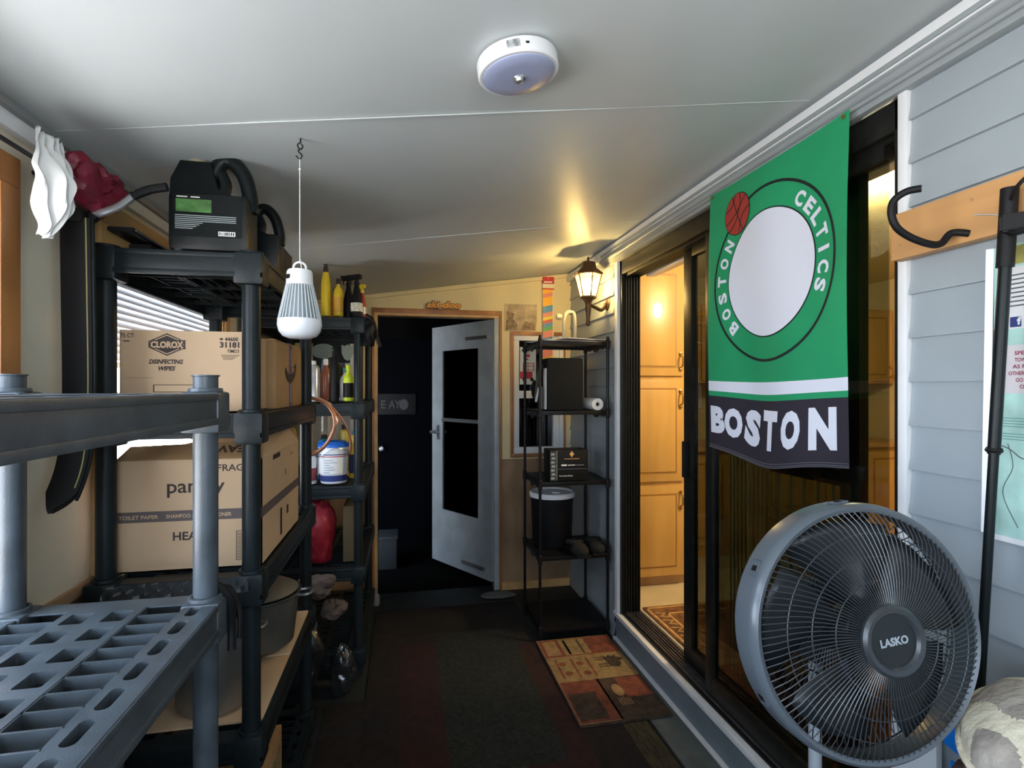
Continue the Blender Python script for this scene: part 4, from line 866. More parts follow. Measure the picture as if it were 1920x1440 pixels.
def slipper(label, x, y, rz, s=1):
    t = thing('slipper', label, 'slipper', (x, y, .534), 'slippers on the fourth shelf of the metal rack'); M = Matrix.Translation((x, y, .534)) @ Matrix.Rotation(rz, 4, 'Z')
    m = mat('dark_fleece', (.008, .007, .007), .9, bump=.5, bscale=60)
    b = MB(); blob(b, (0, .05, .030), (.050, .085, .045), m, .08, 10, 2, 4, flat=.022); b.tf(M); b.build('upper', t)
    b = MB(); pts = [Vector((.040 * math.cos(a), -.045 + .062 * math.sin(a), .055 + .012 * math.sin(a))) for a in [i * PI / 8 for i in range(16)]]; b.tube(pts, .015, m, 10, 3, True); b.tf(M); b.build('collar', t)
    b = MB(); b.box(-.045, .045, -.10, .13, .0, .014, M_blk, .006); b.tf(M); b.build('sole', t)
    return t
slipper('dark slipper at the front left of the pair, beside the black pail', 1.075, 3.23, PI + .05); slipper('dark slipper at the right of the pair, against the rack post', 1.205, 3.26, PI - .1)
# papers and sticker things on top
t = thing('paper_stack', 'loose papers and a folded map on top of the metal rack', 'papers', (1.05, 3.35, 1.87))
for i, (a, c, d, e, m) in enumerate(((.86, 1.20, 3.20, 3.52, M_paper), (.90, 1.25, 3.22, 3.55, M_cardd), (.84, 1.05, 3.25, 3.50, M_paper), (.93, 1.26, 3.19, 3.45, M_paper))):
    b = MB(); b.obox(((a + c) / 2, (d + e) / 2, 1.8705 + i * .004), ((c - a) / 2, .02 * i, 0), (-.02 * i, (e - d) / 2, .0), (0, 0, .0016), m); b.build('sheet', t)
b = MB(); b.tube([(1.06, 3.46, 1.886), (1.06, 3.46, 2.02), (1.075, 3.46, 2.075), (1.11, 3.46, 2.09), (1.135, 3.46, 2.06), (1.14, 3.46, 1.886)], .012, mat('ivory_plastic', (.62, .55, .38), .4), 10, 6); b.lathe([(0, 0), (.018, .004), (.022, .02), (.018, .036), (0, .04)], (1.045, 3.46, 2.055), mat('ivory_plastic', (.62, .55, .38)), 16, axis=(-1, 0, 0)); b.box(1.05, 1.15, 3.44, 3.48, 1.886, 1.892, mat('ivory_plastic', (.62, .55, .38)))
tag(b.build('hook_fixture'), 'ivory plastic arched fixture with a round knob standing on the metal rack', 'fixture')
b = MB(); m = mat('cream_card', (.75, .68, .52), .6); x0, x1, y, z0, z1 = .79, .905, 3.615, 1.60, 1.86; b.box(x0, x1, y, y + .004, z0, z1, m)
for (a, c, d, e) in ((.0, .09, .04, .09), (.02, .10, .10, .105), (.02, .10, .125, .13), (.02, .025, .09, .145), (.055, .06, .09, .145), (.095, .10, .09, .145), (.02, .10, .145, .15), (.04, .07, .19, .21), (.03, .06, .17, .18)): rectp(b, (x0 + a, y, z0 + d), X1, Z1, c - a, e - d, M_redp)
for cx in (.03, .085): b.poly([(x0 + cx + .013 * math.cos(i * PI / 8), y - .001, z0 + .035 + .013 * math.sin(i * PI / 8)) for i in range(16)], M_blk)
rectp(b, (x0 + .01, y, z0 + .232), X1, Z1, .06, .008, M_blk)
b = b.build('truck_picture'); tag(b, 'cream card with a red fire truck picture behind the left posts of the metal rack', 'picture')
# kite / toy package strip, map sheet and sticker on the back wall
t = thing('kite_package', 'tall narrow multicoloured kite package hanging in the corner', 'package', (1.12, 4.08, 1.75))
b = MB(); x0, x1, y = 1.075, 1.165, 4.075; b.box(x0, x1, y, y + .015, 1.73, 2.44, mat('package_white', (.80, .72, .50), .4))
cs = [mat('kite_yellow', (.90, .45, .02), .4), mat('kite_pink', (.75, .25, .20), .4), mat('kite_yellow', (.9, .45, .02)), mat('kite_blue', (.05, .25, .45), .4), mat('kite_pink', (.75, .25, .2)), mat('kite_lemon', (.85, .65, .05), .4), mat('kite_red', (.65, .10, .06), .4), mat('kite_blue', (.05, .25, .45)), mat('kite_green', (.08, .40, .10), .4), mat('kite_pink', (.75, .25, .2)), mat('kite_blue', (.05, .25, .45)), mat('kite_pink', (.75, .25, .2)), mat('kite_lemon', (.85, .65, .05))]
zz = [2.355, 2.315, 2.285, 2.215, 2.165, 2.13, 2.105, 2.08, 2.05, 2.02, 1.965, 1.89, 1.81, 1.735]
for i, m in enumerate(cs): b.poly([(x0, y - .001, zz[i + 1]), (x1 - .01, y - .001, zz[i + 1] + .02), (x1 - .01, y - .001, min(zz[i] + .02, 2.36)), (x0, y - .001, zz[i])], m)
b.build('bag', t); b = MB(); b.box(x0 - .002, x1 + .002, y - .003, y + .017, 2.40, 2.455, M_redp); rectp(b, (x0 + .01, y - .003, 2.408), X1, Z1, .065, .010, M_paper); b.box(x0 - .002, x1 + .002, y - .003, y + .017, 2.355, 2.365, M_redp); b.poly([(1.115, y - .004, 2.44), (1.125, y - .004, 2.44), (1.12, y - .004, 2.447)], M_paper); b.build('header_card', t)
b = MB(); b.box(.772, 1.032, 4.094, 4.098, 2.02, 2.235, mat('map_paper', (.55, .43, .26), .8, nscale=14, namt=.35)); 
for i in range(9): rectp(b, (.79 + .1 * (i % 2), 4.094, 2.20 - i * .006), X1, Z1, .04 + .02 * (i % 3), .002, M_cardd)
blot = mat('map_dark', (.30, .21, .12), .8, nscale=40, namt=.5); b.poly([(.78, 4.0935, 2.03), (.86, 4.0935, 2.03), (.875, 4.0935, 2.07), (.84, 4.0935, 2.12), (.85, 4.0935, 2.16), (.79, 4.0935, 2.18)], blot); b.poly([(.90, 4.0935, 2.03), (1.02, 4.0935, 2.03), (1.02, 4.0935, 2.09), (.93, 4.0935, 2.10)], blot)
tag(b.build('map_sheet'), 'faded brown map sheet pinned above the small right window', 'map')
b = MB(); y = 4.085; mm = mat('orange_sticker', (.85, .38, .02), .4); md = mat('dark_outline', (.16, .05, .02), .5)
b.text('ski-doo', (.158, y + .001, 2.178), X1, (.0, 0, 1), .275, .062, md, .10, .0005, .25); b.text('ski-doo', (.166, y - .001, 2.184), X1, (.0, 0, 1), .262, .050, mm, .045, .0008, .25); b.box(.17, .42, y + .001, y + .003, 2.176, 2.180, md)
tag(b.build('sticker'), 'orange lettered sticker standing on the doorway trim', 'sticker')

# ---------------------------------------------------------------- coach lantern
MGL = bpy.data.materials.new('seeded_glass'); MGL.use_nodes = True; _n = MGL.node_tree; _p = _n.nodes['Principled BSDF']; _o = _n.nodes['Material Output']
_p.inputs['Base Color'].default_value = (1, .93, .75, 1); _p.inputs['Roughness'].default_value = .3
_t = _n.nodes.new('ShaderNodeBsdfTransparent'); _tl = _n.nodes.new('ShaderNodeBsdfTranslucent'); _tl.inputs[0].default_value = (1, .93, .75, 1); _m = _n.nodes.new('ShaderNodeMixShader'); _m.inputs[0].default_value = .22
_n.links.new(_t.outputs[0], _m.inputs[1]); _n.links.new(_tl.outputs[0], _m.inputs[2]); _n.links.new(_m.outputs[0], _o.inputs[0])
t = thing('wall_lantern', 'bronze coach lantern with glowing clear panes on the siding by the patio door', 'lantern', (1.18, 3.3, 2.1), None)
cx, cy = 1.175, 3.30; Mb = mat('antique_bronze', (.10, .055, .025), .4, .5)
def ring4(r, z, n=6): return [Vector((cx + r * math.cos(PI / n + i * 2 * PI / n), cy + r * math.sin(PI / n + i * 2 * PI / n), z)) for i in range(n)]
b = MB(); R = [ring4(.100, 2.312), ring4(.092, 2.322), ring4(.055, 2.352), ring4(.045, 2.392), ring4(.012, 2.400)]
vs = [v for r in R for v in r]; fs = [(i * 6 + k, i * 6 + (k + 1) % 6, i * 6 + 6 + (k + 1) % 6, i * 6 + 6 + k) for i in range(4) for k in range(6)]; b._add(vs, fs, Mb); b.lathe([(.012, 2.398), (.006, 2.41), (.010, 2.418), (0, 2.43)], (cx, cy, 0), Mb, 10); b.build('roof', t)
b = MB(); T, Bm = ring4(.088, 2.312), ring4(.050, 2.168)
for k in range(6): b.cyl(T[k], Bm[k], .004, Mb, n=6)
b.tube(T, .004, Mb, 6, 0, True); b.tube(Bm, .005, Mb, 6, 0, True); b.lathe([(.052, 2.168), (.055, 2.160), (.030, 2.145), (.018, 2.12), (.020, 2.09), (.012, 2.03), (.014, 1.985), (0, 1.975)], (cx, cy, 0), Mb, 14); b.build('cage', t)
b = MB(); b._add([v for v in T + Bm], [(k, (k + 1) % 6, 6 + (k + 1) % 6, 6 + k) for k in range(6)], MGL); b.build('glass_pane', t)
b = MB(); b.tube([(cx + .01, cy, 2.12), (cx + .05, cy, 2.10), (cx + .09, cy, 2.085), (cx + .115, cy, 2.11), (cx + .12, cy, 2.13)], .012, Mb, 10, 5); b.lathe([(0, 0), (.028, .0), (.045, .008), (.05, .016), (0, .018)], (1.300, cy, 2.12), Mb, 20, axis=(1, 0, 0)); b.build('bracket_arm', t)
b = MB(); b.lathe([(0, 2.17), (.012, 2.17), (.012, 2.20), (.016, 2.21), (.028, 2.245), (.026, 2.27), (.012, 2.29), (0, 2.293)], (cx, cy, 0), mat('lit_bulb', (1, .8, .5), .4, emit=((1.0, .62, .22), 45)), 18); b.build('bulb', t)
lamp('lantern_bulb_light', 'POINT', (cx, cy, 2.24), 105, (1.0, .66, .20), .030)

# ---------------------------------------------------------------- ceiling light and hanging bulb lantern
c = Vector((.262, 1.235, ceilz(.262) - .001)); nrm = Vector((.143, 0, -1)).normalized()
t = thing('ceiling_light', 'round white ceiling light with bluish lens and small sensor', 'ceiling light', c)
b = MB(); b.lathe([(0, 0), (.094, 0), (.096, .004), (.096, .030), (.093, .034), (.086, .034)], c, M_whiteplast, 48, axis=nrm); b.build('base', t)
b = MB(); b.lathe([(.086, .032), (.085, .036), (.080, .0395), (.050, .041), (0, .0415)], c, mat('lavender_lens', (.36, .40, .58), .35), 48, axis=nrm); b.build('lens', t)
b = MB(); b.lathe([(.016, .041), (.014, .044), (.011, .043), (.009, .050), (.004, .053), (0, .053)], c, M_alu, 20, axis=nrm); b.build('motion_sensor', t)
def rim(a0, a1, z0, z1, r, m, name):
    q = MB(); Mx = Vector((0, 0, 1)).rotation_difference(nrm).to_matrix(); n = 8; A = [math.radians(a0 + (a1 - a0) * i / n) for i in range(n + 1)]
    vs = [c + Mx @ Vector((r * math.cos(a), r * math.sin(a), z)) for a in A for z in (z0, z1)]
    q._add(vs, [(2 * i, 2 * i + 1, 2 * i + 3, 2 * i + 2) for i in range(n)], m); return q
Mx = Vector((0, 0, 1)).rotation_difference(nrm).to_matrix()
def ang(v): w = Mx.transposed() @ Vector(v); return math.degrees(math.atan2(w.y, w.x))
a = ang((-.32, -1, 0)); q = rim(a - 9, a + 9, .007, .024, .0966, mat('grey_label', (.32, .34, .35), .6, nscale=90, namt=.5), '')
q.build('printed_label', t); a = ang((.02, -1, 0)); q = rim(a - 2.4, a + 2.4, .014, .019, .0966, M_blk, ''); q.build('charging_port', t)
hx, hy = -.285, 1.58; hz = ceilz(hx) 
t = thing('ceiling_hook', 'small dark hook screwed into the ceiling above the hanging lantern', 'hook', (hx, hy, hz))
b = MB(); b.cyl((hx + .002, hy, hz + .001), (hx + .002, hy, hz - .012), .0022, M_blkm, n=8); b.tube([(hx + .002, hy, hz - .010), (hx - .006, hy, hz - .018), (hx + .001, hy, hz - .030), (hx + .008, hy, hz - .022), (hx + .004, hy, hz - .014)], .0020, M_blkm, 8, 6)
b.tube([(hx + .006, hy, hz - .026), (hx - .004, hy, hz - .034), (hx + .006, hy, hz - .046), (hx, hy, hz - .056), (hx - .010, hy, hz - .048)], .0020, M_blkm, 8, 6); b.build('hook', t)
zt = 1.905
t = thing('bulb_lantern', 'white ribbed bulb shaped lantern hanging on a string from the ceiling hook', 'lantern', (hx, hy, 1.71))
b = MB(); b.cyl((hx, hy, hz - .052), (hx, hy, zt + .018), .0013, M_paper, n=6); b.lathe([(0, -.006), (.004, 0), (0, .006)], (hx, hy, hz - .085), M_paper, 8); b.tube([(hx, hy, zt + .03), (hx + .008, hy - .02, zt), (hx + .010, hy - .032, zt - .03)], .0014, M_paper, 6, 4); b.build('string', t)
b = MB(); b.tube([(hx - .018, hy, zt - .008), (hx - .014, hy, zt + .012), (hx, hy, zt + .019), (hx + .014, hy, zt + .012), (hx + .018, hy, zt - .008)], .0032, M_whiteplast, 8, 6); b.build('hanging_loop', t)
b = MB(); b.lathe([(0, zt - .004), (.031, zt - .004), (.034, zt - .009), (.036, zt - .042), (.037, zt - .047), (0, zt - .047)], (hx, hy, 0), M_whiteplast, 32); b.build('cap', t)
b = MB(); b.obox((hx - .026, hy - .024, zt - .026), (.006, -.005, 0), (.002, .002, 0), (0, 0, .006), M_blk, .002); b.build('rubber_plug', t)
b = MB(); b.lathe([(.028, zt - .046), (.044, zt - .140), (0, zt - .140)], (hx, hy, 0), mat('lantern_inner', (.30, .35, .38), .4), 28)
for i in range(30):
    a = 2 * PI * i / 30; d = Vector((math.cos(a), math.sin(a), 0)); b.cyl(Vector((hx, hy, zt - .046)) + d * .035, Vector((hx, hy, zt - .142)) + d * .056, .0020, mat('lantern_rib', (.55, .60, .62), .3), n=6)
b.build('rib_cage', t)
b = MB(); b.lathe([(.050, zt - .139), (.058, zt - .142), (.059, zt - .158), (.055, zt - .175), (.045, zt - .188), (.03, zt - .194), (0, zt - .196)], (hx, hy, 0), mat('lantern_dome', (.80, .81, .84), .25), 36); b.build('dome', t)

# ---------------------------------------------------------------- banner
FX = 1.249; SCL = .985
def fmap(s, z, lift=0):
    y = 2.045 - s
    wv = .005 * math.sin(s * 17 + z * 2.2) * min(1, (2.40 - z) * 4) + .004 * math.sin(s * 9 - z * 5 + 1)
    sag = 0
    if z < 1.62: sag = (1.62 - z) * (-.12 * math.exp(-((s - .36) / .17) ** 2)) * .9 + (1.62 - z) * .04 * (s / .72)
    if z > 2.30: sag = -.012 * math.sin(s / .72 * PI) * (z - 2.30) / .08
    z2 = z + sag - (.012 * math.sin(s / .72 * PI) * max(0, min(1, (2.38 - z) * 1.0)))
    return Vector((FX + wv - lift - (.012 * max(0, (1.62 - z)) if z < 1.62 else 0), y * SCL, 1.57 + (z2 - 1.57) * SCL))
def drape(mb, pts_faces, m, lift, cell_=.03):       # flat (s,z) geometry -> cut on a grid -> laid on the cloth
    vs, fs = pts_faces; t2 = bmesh.new(); bv = [t2.verts.new((x, z, 0)) for x, z in vs]
    for f in fs:
        try: t2.faces.new([bv[i] for i in f])
        except ValueError: pass
    xs = [v[0] for v in vs]; zs = [v[1] for v in vs]
    k = math.floor(min(xs) / cell_) + 1
    while k * cell_ < max(xs): bmesh.ops.bisect_plane(t2, geom=t2.verts[:] + t2.edges[:] + t2.faces[:], plane_co=(k * cell_, 0, 0), plane_no=(1, 0, 0)); k += 1
    k = math.floor(min(zs) / cell_) + 1
    while k * cell_ < max(zs): bmesh.ops.bisect_plane(t2, geom=t2.verts[:] + t2.edges[:] + t2.faces[:], plane_co=(0, k * cell_, 0), plane_no=(0, 1, 0)); k += 1
    bmesh.ops.triangulate(t2, faces=t2.faces[:])
    for v in t2.verts: v.co = fmap(v.co.x, v.co.y, lift)
    for f in t2.faces: f.smooth = True
    mb.merge(t2, m, True)
def dtext(mb, st, cs, cz, w, h, rot, m, lift, bold=.03, cell_=.03, warp=None):
    vs, fs, (x0, x1, y0, y1) = text2d(st, bold, 0); c_, s_ = math.cos(rot), math.sin(rot); out = []
    for x, y in vs:
        u = ((x - x0) / (x1 - x0) - .5) * w; v = ((y - y0) / (y1 - y0) - .5) * h
        out.append((cs + u * c_ - v * s_, cz + u * s_ + v * c_))
    drape(mb, (out, fs), m, lift, cell_)
def disc(cs, cz, r, n=64): return ([(cs + r * math.cos(2 * PI * i / n), cz + r * math.sin(2 * PI * i / n)) for i in range(n)], [tuple(range(n))])
def annulus(cs, cz, r0, r1, n=64, a0=0, a1=360):
    A = [math.radians(a0 + (a1 - a0) * i / n) for i in range(n + 1)]
    return ([(cs + r * math.cos(a), cz + r * math.sin(a)) for a in A for r in (r0, r1)], [(2 * i, 2 * i + 1, 2 * i + 3, 2 * i + 2) for i in range(n)])
t = thing('banner', 'green and black team banner with white ring lettering hung over the patio door', 'banner', (FX, 1.66, 1.33))
b = MB(); FG = mat('banner_green', (.012, .30, .12), .65, nscale=4, namt=.08); FB = mat('banner_black', (.022, .018, .030), .7); FW = mat('banner_white', (.72, .74, .84), .6); FK = mat('banner_line', (.006, .012, .010), .7); FR = mat('banner_orange', (.36, .035, .025), .6)
def clothrect(z0, z1, m, lift=0):
    nu, nv = 36, max(2, int((z1 - z0) / .02)); vs = [(.72 * i / nu, z0 + (z1 - z0) * j / nv) for j in range(nv + 1) for i in range(nu + 1)]
    b._add([fmap(s, z, lift) for s, z in vs], [(j * (nu + 1) + i, j * (nu + 1) + i + 1, (j + 1) * (nu + 1) + i + 1, (j + 1) * (nu + 1) + i) for j in range(nv) for i in range(nu)], m, True)
clothrect(1.604, 2.385, FG); clothrect(1.563, 1.604, FW); clothrect(1.543, 1.563, FG); clothrect(1.325, 1.543, FB)
CS, CZ = .362, 1.988
drape(b, annulus(CS, CZ, .303, .313, 72, 0, 360), FK, .0010); drape(b, disc(CS, CZ, .226), FK, .0010); drape(b, disc(CS, CZ, .221), FW, .0016)
for i, ch in enumerate('CELTICS'):
    a = math.radians(53 - i * 12.2); dtext(b, ch, CS + .262 * math.cos(a), CZ + .262 * math.sin(a), .040 if ch != 'I' else .013, .050, a - PI / 2, FW, .0020, .045, .02)
for i, ch in enumerate('BOSTON'):
    a = math.radians(222 - i * 15.2); dtext(b, ch, CS + .262 * math.cos(a), CZ + .262 * math.sin(a), .042, .050, a - PI / 2, FW, .0020, .045, .02)
bs_, bz = .195, 2.250; drape(b, disc(bs_, bz, .082, 40), FK, .0024, .02); drape(b, disc(bs_, bz, .079, 40), FR, .0030, .02)
def strip(pts, w):
    P = catmull([Vector((x, y, 0)) for x, y in pts], 8); vs = []; 
    for i, p in enumerate(P):
        d = (P[min(i + 1, len(P) - 1)] - P[max(i - 1, 0)]).normalized(); vs += [(p.x - d.y * w, p.y + d.x * w), (p.x + d.y * w, p.y - d.x * w)]
    return (vs, [(2 * i, 2 * i + 1, 2 * i + 3, 2 * i + 2) for i in range(len(P) - 1)])
for pts in (((-.070, -.03), (-.01, .0), (.055, .055)), ((-.03, .07), (.0, .0), (.035, -.068)), ((-.075, .02), (-.035, .035), (-.01, .075)), ((.01, -.075), (.03, -.02), (.077, .01)), ((-.05, -.06), (-.01, -.03), (.02, .03), (.02, .075))):
    drape(b, strip([(bs_ + x, bz + y) for x, y in pts], .0022), FK, .0036, .02)
lw = [('B', .050, .115, .110), ('O', .150, .122, .112), ('S', .265, .110, .125), ('T', .370, .095, .130), ('O', .475, .100, .125), ('N', .605, .125, .135)]
for i, (ch, cs, w, h) in enumerate(lw): dtext(b, ch, cs + .018, 1.447, w * .86, h, [.02, 0, -.12, -.05, -.12, 0][i], FW, .0022, .065, .02)
b.build('cloth', t)
b = MB()
for zz in (1.328, 1.333, 1.340): b.tube([fmap(s / 30 * .72, zz, .001) for s in range(31)], .0007, mat('hem_thread', (.20, .20, .22), .6), 5)
b.build('hem', t)
for s in (.02, .70): b = MB(); b.lathe([(.003, 0), (.007, 0), (.007, .002), (.003, .002)], fmap(s, 2.372, .003), M_brass, 14, axis=(-1, 0, 0)); b.cyl(fmap(s, 2.372, .004), fmap(s, 2.372, -.02), .002, M_steel, n=6); b.build('grommet', t)

# ---------------------------------------------------------------- board with hooks, pole, poster
t = thing('hook_board', 'pine board screwed to the siding carrying black utility hooks', 'board', (1.29, .9, 1.91))
b = MB(); b.box(XR - .055, XR - .017, .30, 1.186, 1.907, 2.028, M_pine, .004)
for y, z in ((1.16, 1.945), (.98, 2.0)): b.cyl((XR - .0565, y, z), (XR - .054, y, z), .004, M_cardd, n=10)
b.build('board', t)
def bikehook(o, lab=None, s=1):
    q = [(1.268, 0, 0), (1.245, .022, .006), (1.222, .028, -.018), (1.19, .030, -.020), (1.15, .040, -.004), (1.118, .045, .018), (1.104, .046, .048), (1.106, .042, .078), (1.122, .025, .094), (1.14, .004, .095)]
    b = MB(); b.tube([(x, o[0] + y * s, o[1] + z) for x, y, z in q], .0082, M_blk, 12, 6); return b.build('utility_hook', t)
bikehook((.987, 1.925)); bikehook((.55, 1.925))
t = thing('telescoping_pole', 'tall black telescoping pole leaning on the board beside the poster', 'pole', (1.225, .97, 0))
p0, p1 = Vector((1.215, .975, .011)), Vector((1.235, .884, 1.93)); L = lambda k: p0.lerp(p1, k)
b = MB(); b.cyl(L(0), L(.74), .0092, M_black, n=16); b.build('lower_section', t); b = MB(); b.cyl(L(.74), L(.955), .0112, M_black, n=16); b.lathe([(.0135, 0), (.016, .004), (.0135, .010)], L(.742), M_blkm, 16, axis=p1 - p0); b.build('upper_section', t)
b = MB(); b.cyl(L(.945), L(1.03), .0155, M_blk, n=16); b.obox(L(1.0) + Vector((-.01, -.02, -.02)), (.012, -.02, .0), (.01, .008, 0), (0, .0, .018), M_blk, .004); b.tube([L(.985) + Vector((-.01, 0, 0)), L(.985) + Vector((-.02, -.03, -.015)), L(.985) + Vector((-.01, -.07, -.01)), L(.985) + Vector((0, -.12, -.02))], .006, M_blk, 8, 4)
b.tube([L(1.01), L(1.01) + Vector((-.02, -.03, .03)), L(1.01) + Vector((-.01, -.06, .05)), L(1.01) + Vector((0, -.09, .01))], .004, M_blk, 8, 4); b.tube([L(1.0), L(1.0) + Vector((-.02, .03, .012)), L(1.0) + Vector((-.03, .045, .014))], .0015, M_steel, 6, 3); b.build('clamp_head', t)
t = thing('poster', 'pale green trail map poster with white text panel taped to the siding', 'poster', (1.29, .72, 1.24))
PX = XR - .020; b = MB(); y0, y1, z0, z1 = .52, .958, 1.245, 1.885
b.box(PX - .0015, PX, y0, y1, z0, z1, mat('poster_green', (.42, .66, .60), .45, nscale=9, namt=.25)); b.box(PX - .0017, PX, y0, y1, z0 - .012, z0, M_white)
f = PX - .0015; RU, RV = (0, -1, 0), (0, 0, 1)
rectp(b, (f, .948, 1.840), RU, RV, .44, .04, mat('olive_photo', (.38, .36, .10), .5, nscale=12, namt=.4)); rectp(b, (f, .948, 1.700), RU, RV, .44, .135, M_white); rectp(b, (f, .948, 1.560), RU, RV, .44, .105, mat('panel_white', (.70, .66, .68), .5))
mr_ = mat('maroon_ink', (.30, .02, .07), .6); mk = mat('grey_ink', (.10, .12, .12), .6)
for i, st in enumerate(('SPEED', 'TOWN', 'AS POS', 'OTHERW', 'GO W', 'OF')): 
    w = len(st) * .0068; b.text(st, (f - .0006, .922 - [.006, .006, .002, -.006, .008, .016][i], 1.643 - i * .0145), RU, RV, w, .0085, mr_, .02, .0006)
b.text('f', (f - .001, .911, 1.708), RU, RV, .009, .017, M_white, .05, .0012); rectp(b, (f, .925, 1.704), RU, RV, .022, .022, mat('navy_square', (.03, .05, .20), .5), .0011)
for i in range(8): rectp(b, (f, .935 - .006 * (i % 3), 1.815 - i * .0095), RU, RV, .06 + .008 * (i % 2), .0032, mk, .0008)
for i in range(7): rectp(b, (f, .948, 1.505 - i * .006 - (.01 if i > 3 else 0)), RU, RV, .44, .0016, mat('teal_line', (.12, .30, .28), .6), .0008)
b.tube([(f, .97, 1.45), (f, .93, 1.44), (f, .90, 1.42), (f, .87, 1.43), (f, .84, 1.36)], .0012, mk, 5, 5); b.tube([(f, .93, 1.45), (f, .92, 1.40), (f, .94, 1.34), (f, .91, 1.27)], .0010, mk, 5, 5)
b.build('sheet', t)
b = MB(); C = [(PX - .001, .958), (PX - .006, .964), (PX - .008, .970)]
vs = []
for z in (z0, 1.35, 1.5, 1.7, z1):
    for (x, y) in C: vs.append((x - .006 * (1.9 - z), y + .012 * (1.9 - z), z))
b._add(vs, [(j * 3 + i, j * 3 + i + 1, j * 3 + i + 4, j * 3 + i + 3) for j in range(4) for i in range(2)], M_white, True); b.build('curled_edge', t)

# ---------------------------------------------------------------- pedestal fan
FC = Vector((.826, .820, 1.130)); th = math.atan(.203)
rv, fv = Vector((math.cos(th), -math.sin(th), 0)), Vector((math.sin(th), math.cos(th), 0))
n = (rv * .13 - fv * .98 + Vector((0, 0, .14))).normalized()
xa = Vector((0, 0, 1)).cross(n).normalized(); ya = n.cross(xa)
M = Matrix(((xa.x, ya.x, n.x, FC.x), (xa.y, ya.y, n.y, FC.y), (xa.z, ya.z, n.z, FC.z), (0, 0, 0, 1)))
t = thing('pedestal_fan', 'grey pedestal fan with round wire grille standing in front of the patio door', 'fan', (.86, .98, 0))
Mf = mat('fan_grey', (.030, .035, .039), .32, nscale=20, namt=.06); Mfd = mat('fan_dark', (.014, .017, .019), .4, spec=.3); Mfr = mat('fan_rim', (.085, .10, .115), .25)
RO = .226
def place(b, nm, par=t): b.tf(M); return b.build(nm, par)
b = MB(); b.lathe([(RO - .014, .006), (RO - .006, .010), (RO, .004), (RO + .003, -.010), (RO + .002, -.050), (RO - .002, -.054), (RO - .006, -.050), (RO - .010, -.004), (RO - .014, .006)], (0, 0, 0), Mfr, 96)
for a in (150, 207, 95, 265): 
    d = Vector((math.cos(math.radians(a)), math.sin(math.radians(a)), 0)); e = Vector((-d.y, d.x, 0)); b.obox(d * (RO + .003) + Vector((0, 0, -.020)), d * .002, e * .014, Vector((0, 0, .010)), Mfr, .001); b.obox(d * (RO + .006) + Vector((0, 0, -.018)), d * .0006, e * .005, Vector((0, 0, .006)), M_blk)
place(b, 'rim_ring')
def prof(r): return .012 + .040 * (1 - (r / RO) ** 2)
def wire(mb, pts, r, m, n_=5): mb.loft([(p, r) for p in pts], m, n_, False)
b = MB(); NR = 112
for i in range(NR):
    a0 = 2 * PI * i / NR; pts = []
    for k in range(8):
        r = .055 + (RO - .012 - .055) * k / 7; a = a0 + .22 * (k / 7) ** 1.3; pts.append(Vector((r * math.cos(a), r * math.sin(a), prof(r) - (.008 if k == 7 else 0))))
    wire(b, pts, .00105, Mf, 4)
for r in (.098, .137, .176): b.tube([Vector((r * math.cos(a), r * math.sin(a), prof(r) - .0015)) for a in [2 * PI * i / 72 for i in range(72)]], .0011, Mf, 5, 0, True)
place(b, 'front_grille')
b = MB()
for i in range(80):
    a0 = 2 * PI * i / 80; pts = []
    for k in range(7):
        r = .06 + (RO - .004 - .06) * k / 6; a = a0 - .18 * k / 6; pts.append(Vector((r * math.cos(a), r * math.sin(a), -.055 - .045 * (1 - (r / RO) ** 3))))
    pts.append(pts[-1] + Vector((0, 0, .006))); wire(b, pts, .0013, Mfd, 4)
for r in (.11, .17, RO - .003): b.tube([Vector((r * math.cos(a), r * math.sin(a), -.056 - .045 * (1 - (r / RO) ** 3))) for a in [2 * PI * i / 60 for i in range(60)]], .0018, Mfd, 5, 0, True)
b.lathe([(0, -.103), (.06, -.103), (.062, -.098), (0, -.096)], (0, 0, 0), Mfd, 32); place(b, 'rear_grille')
b = MB(); b.lathe([(.052, .046), (.058, .050), (.060, .058), (.055, .063), (.047, .061), (.043, .056), (0, .056)], (0, 0, 0), Mf, 40); o = place(b, 'hub_cap')
b = MB(); b.lathe([(.0432, .0562), (.036, .0572), (0, .0575)], (0, 0, 0), Mfd, 32); b.text('LASKO', (-.027, -.010, .0572), (math.cos(.12), math.sin(.12), 0), (-math.sin(.12), math.cos(.12), 0), .054, .014, M_alu, .045, .0012); b.tf(M); b.build('badge', o)
Mbl = mat('fan_blade', (.012, .015, .017), .35, spec=.35)
for i in range(5):
    b = MB(); a0 = 2 * PI * i / 5 + .4; vs = []; ns = 9
    for k in range(ns):
        r = .040 + .155 * k / (ns - 1); wdt = .30 + .42 * math.sin(k / (ns - 1) * PI * .62)
        for j in range(5): u = (j / 4 - .5); a = a0 + u * wdt * 1.5 + .12 * k / ns; vs.append((r * math.cos(a), r * math.sin(a), -.025 + u * -.045 * (1 - .25 * k / ns)))
    b._add(vs, [(k * 5 + j, k * 5 + j + 1, k * 5 + j + 6, k * 5 + j + 5) for k in range(ns - 1) for j in range(4)], Mbl, True); o = place(b, 'blade'); md = o.modifiers.new('s', 'SOLIDIFY'); md.thickness = .002
b = MB(); b.lathe([(0, .0), (.040, .0), (.042, -.004), (.042, -.048), (0, -.05)], (0, 0, 0), Mbl, 28); place(b, 'blade_hub')
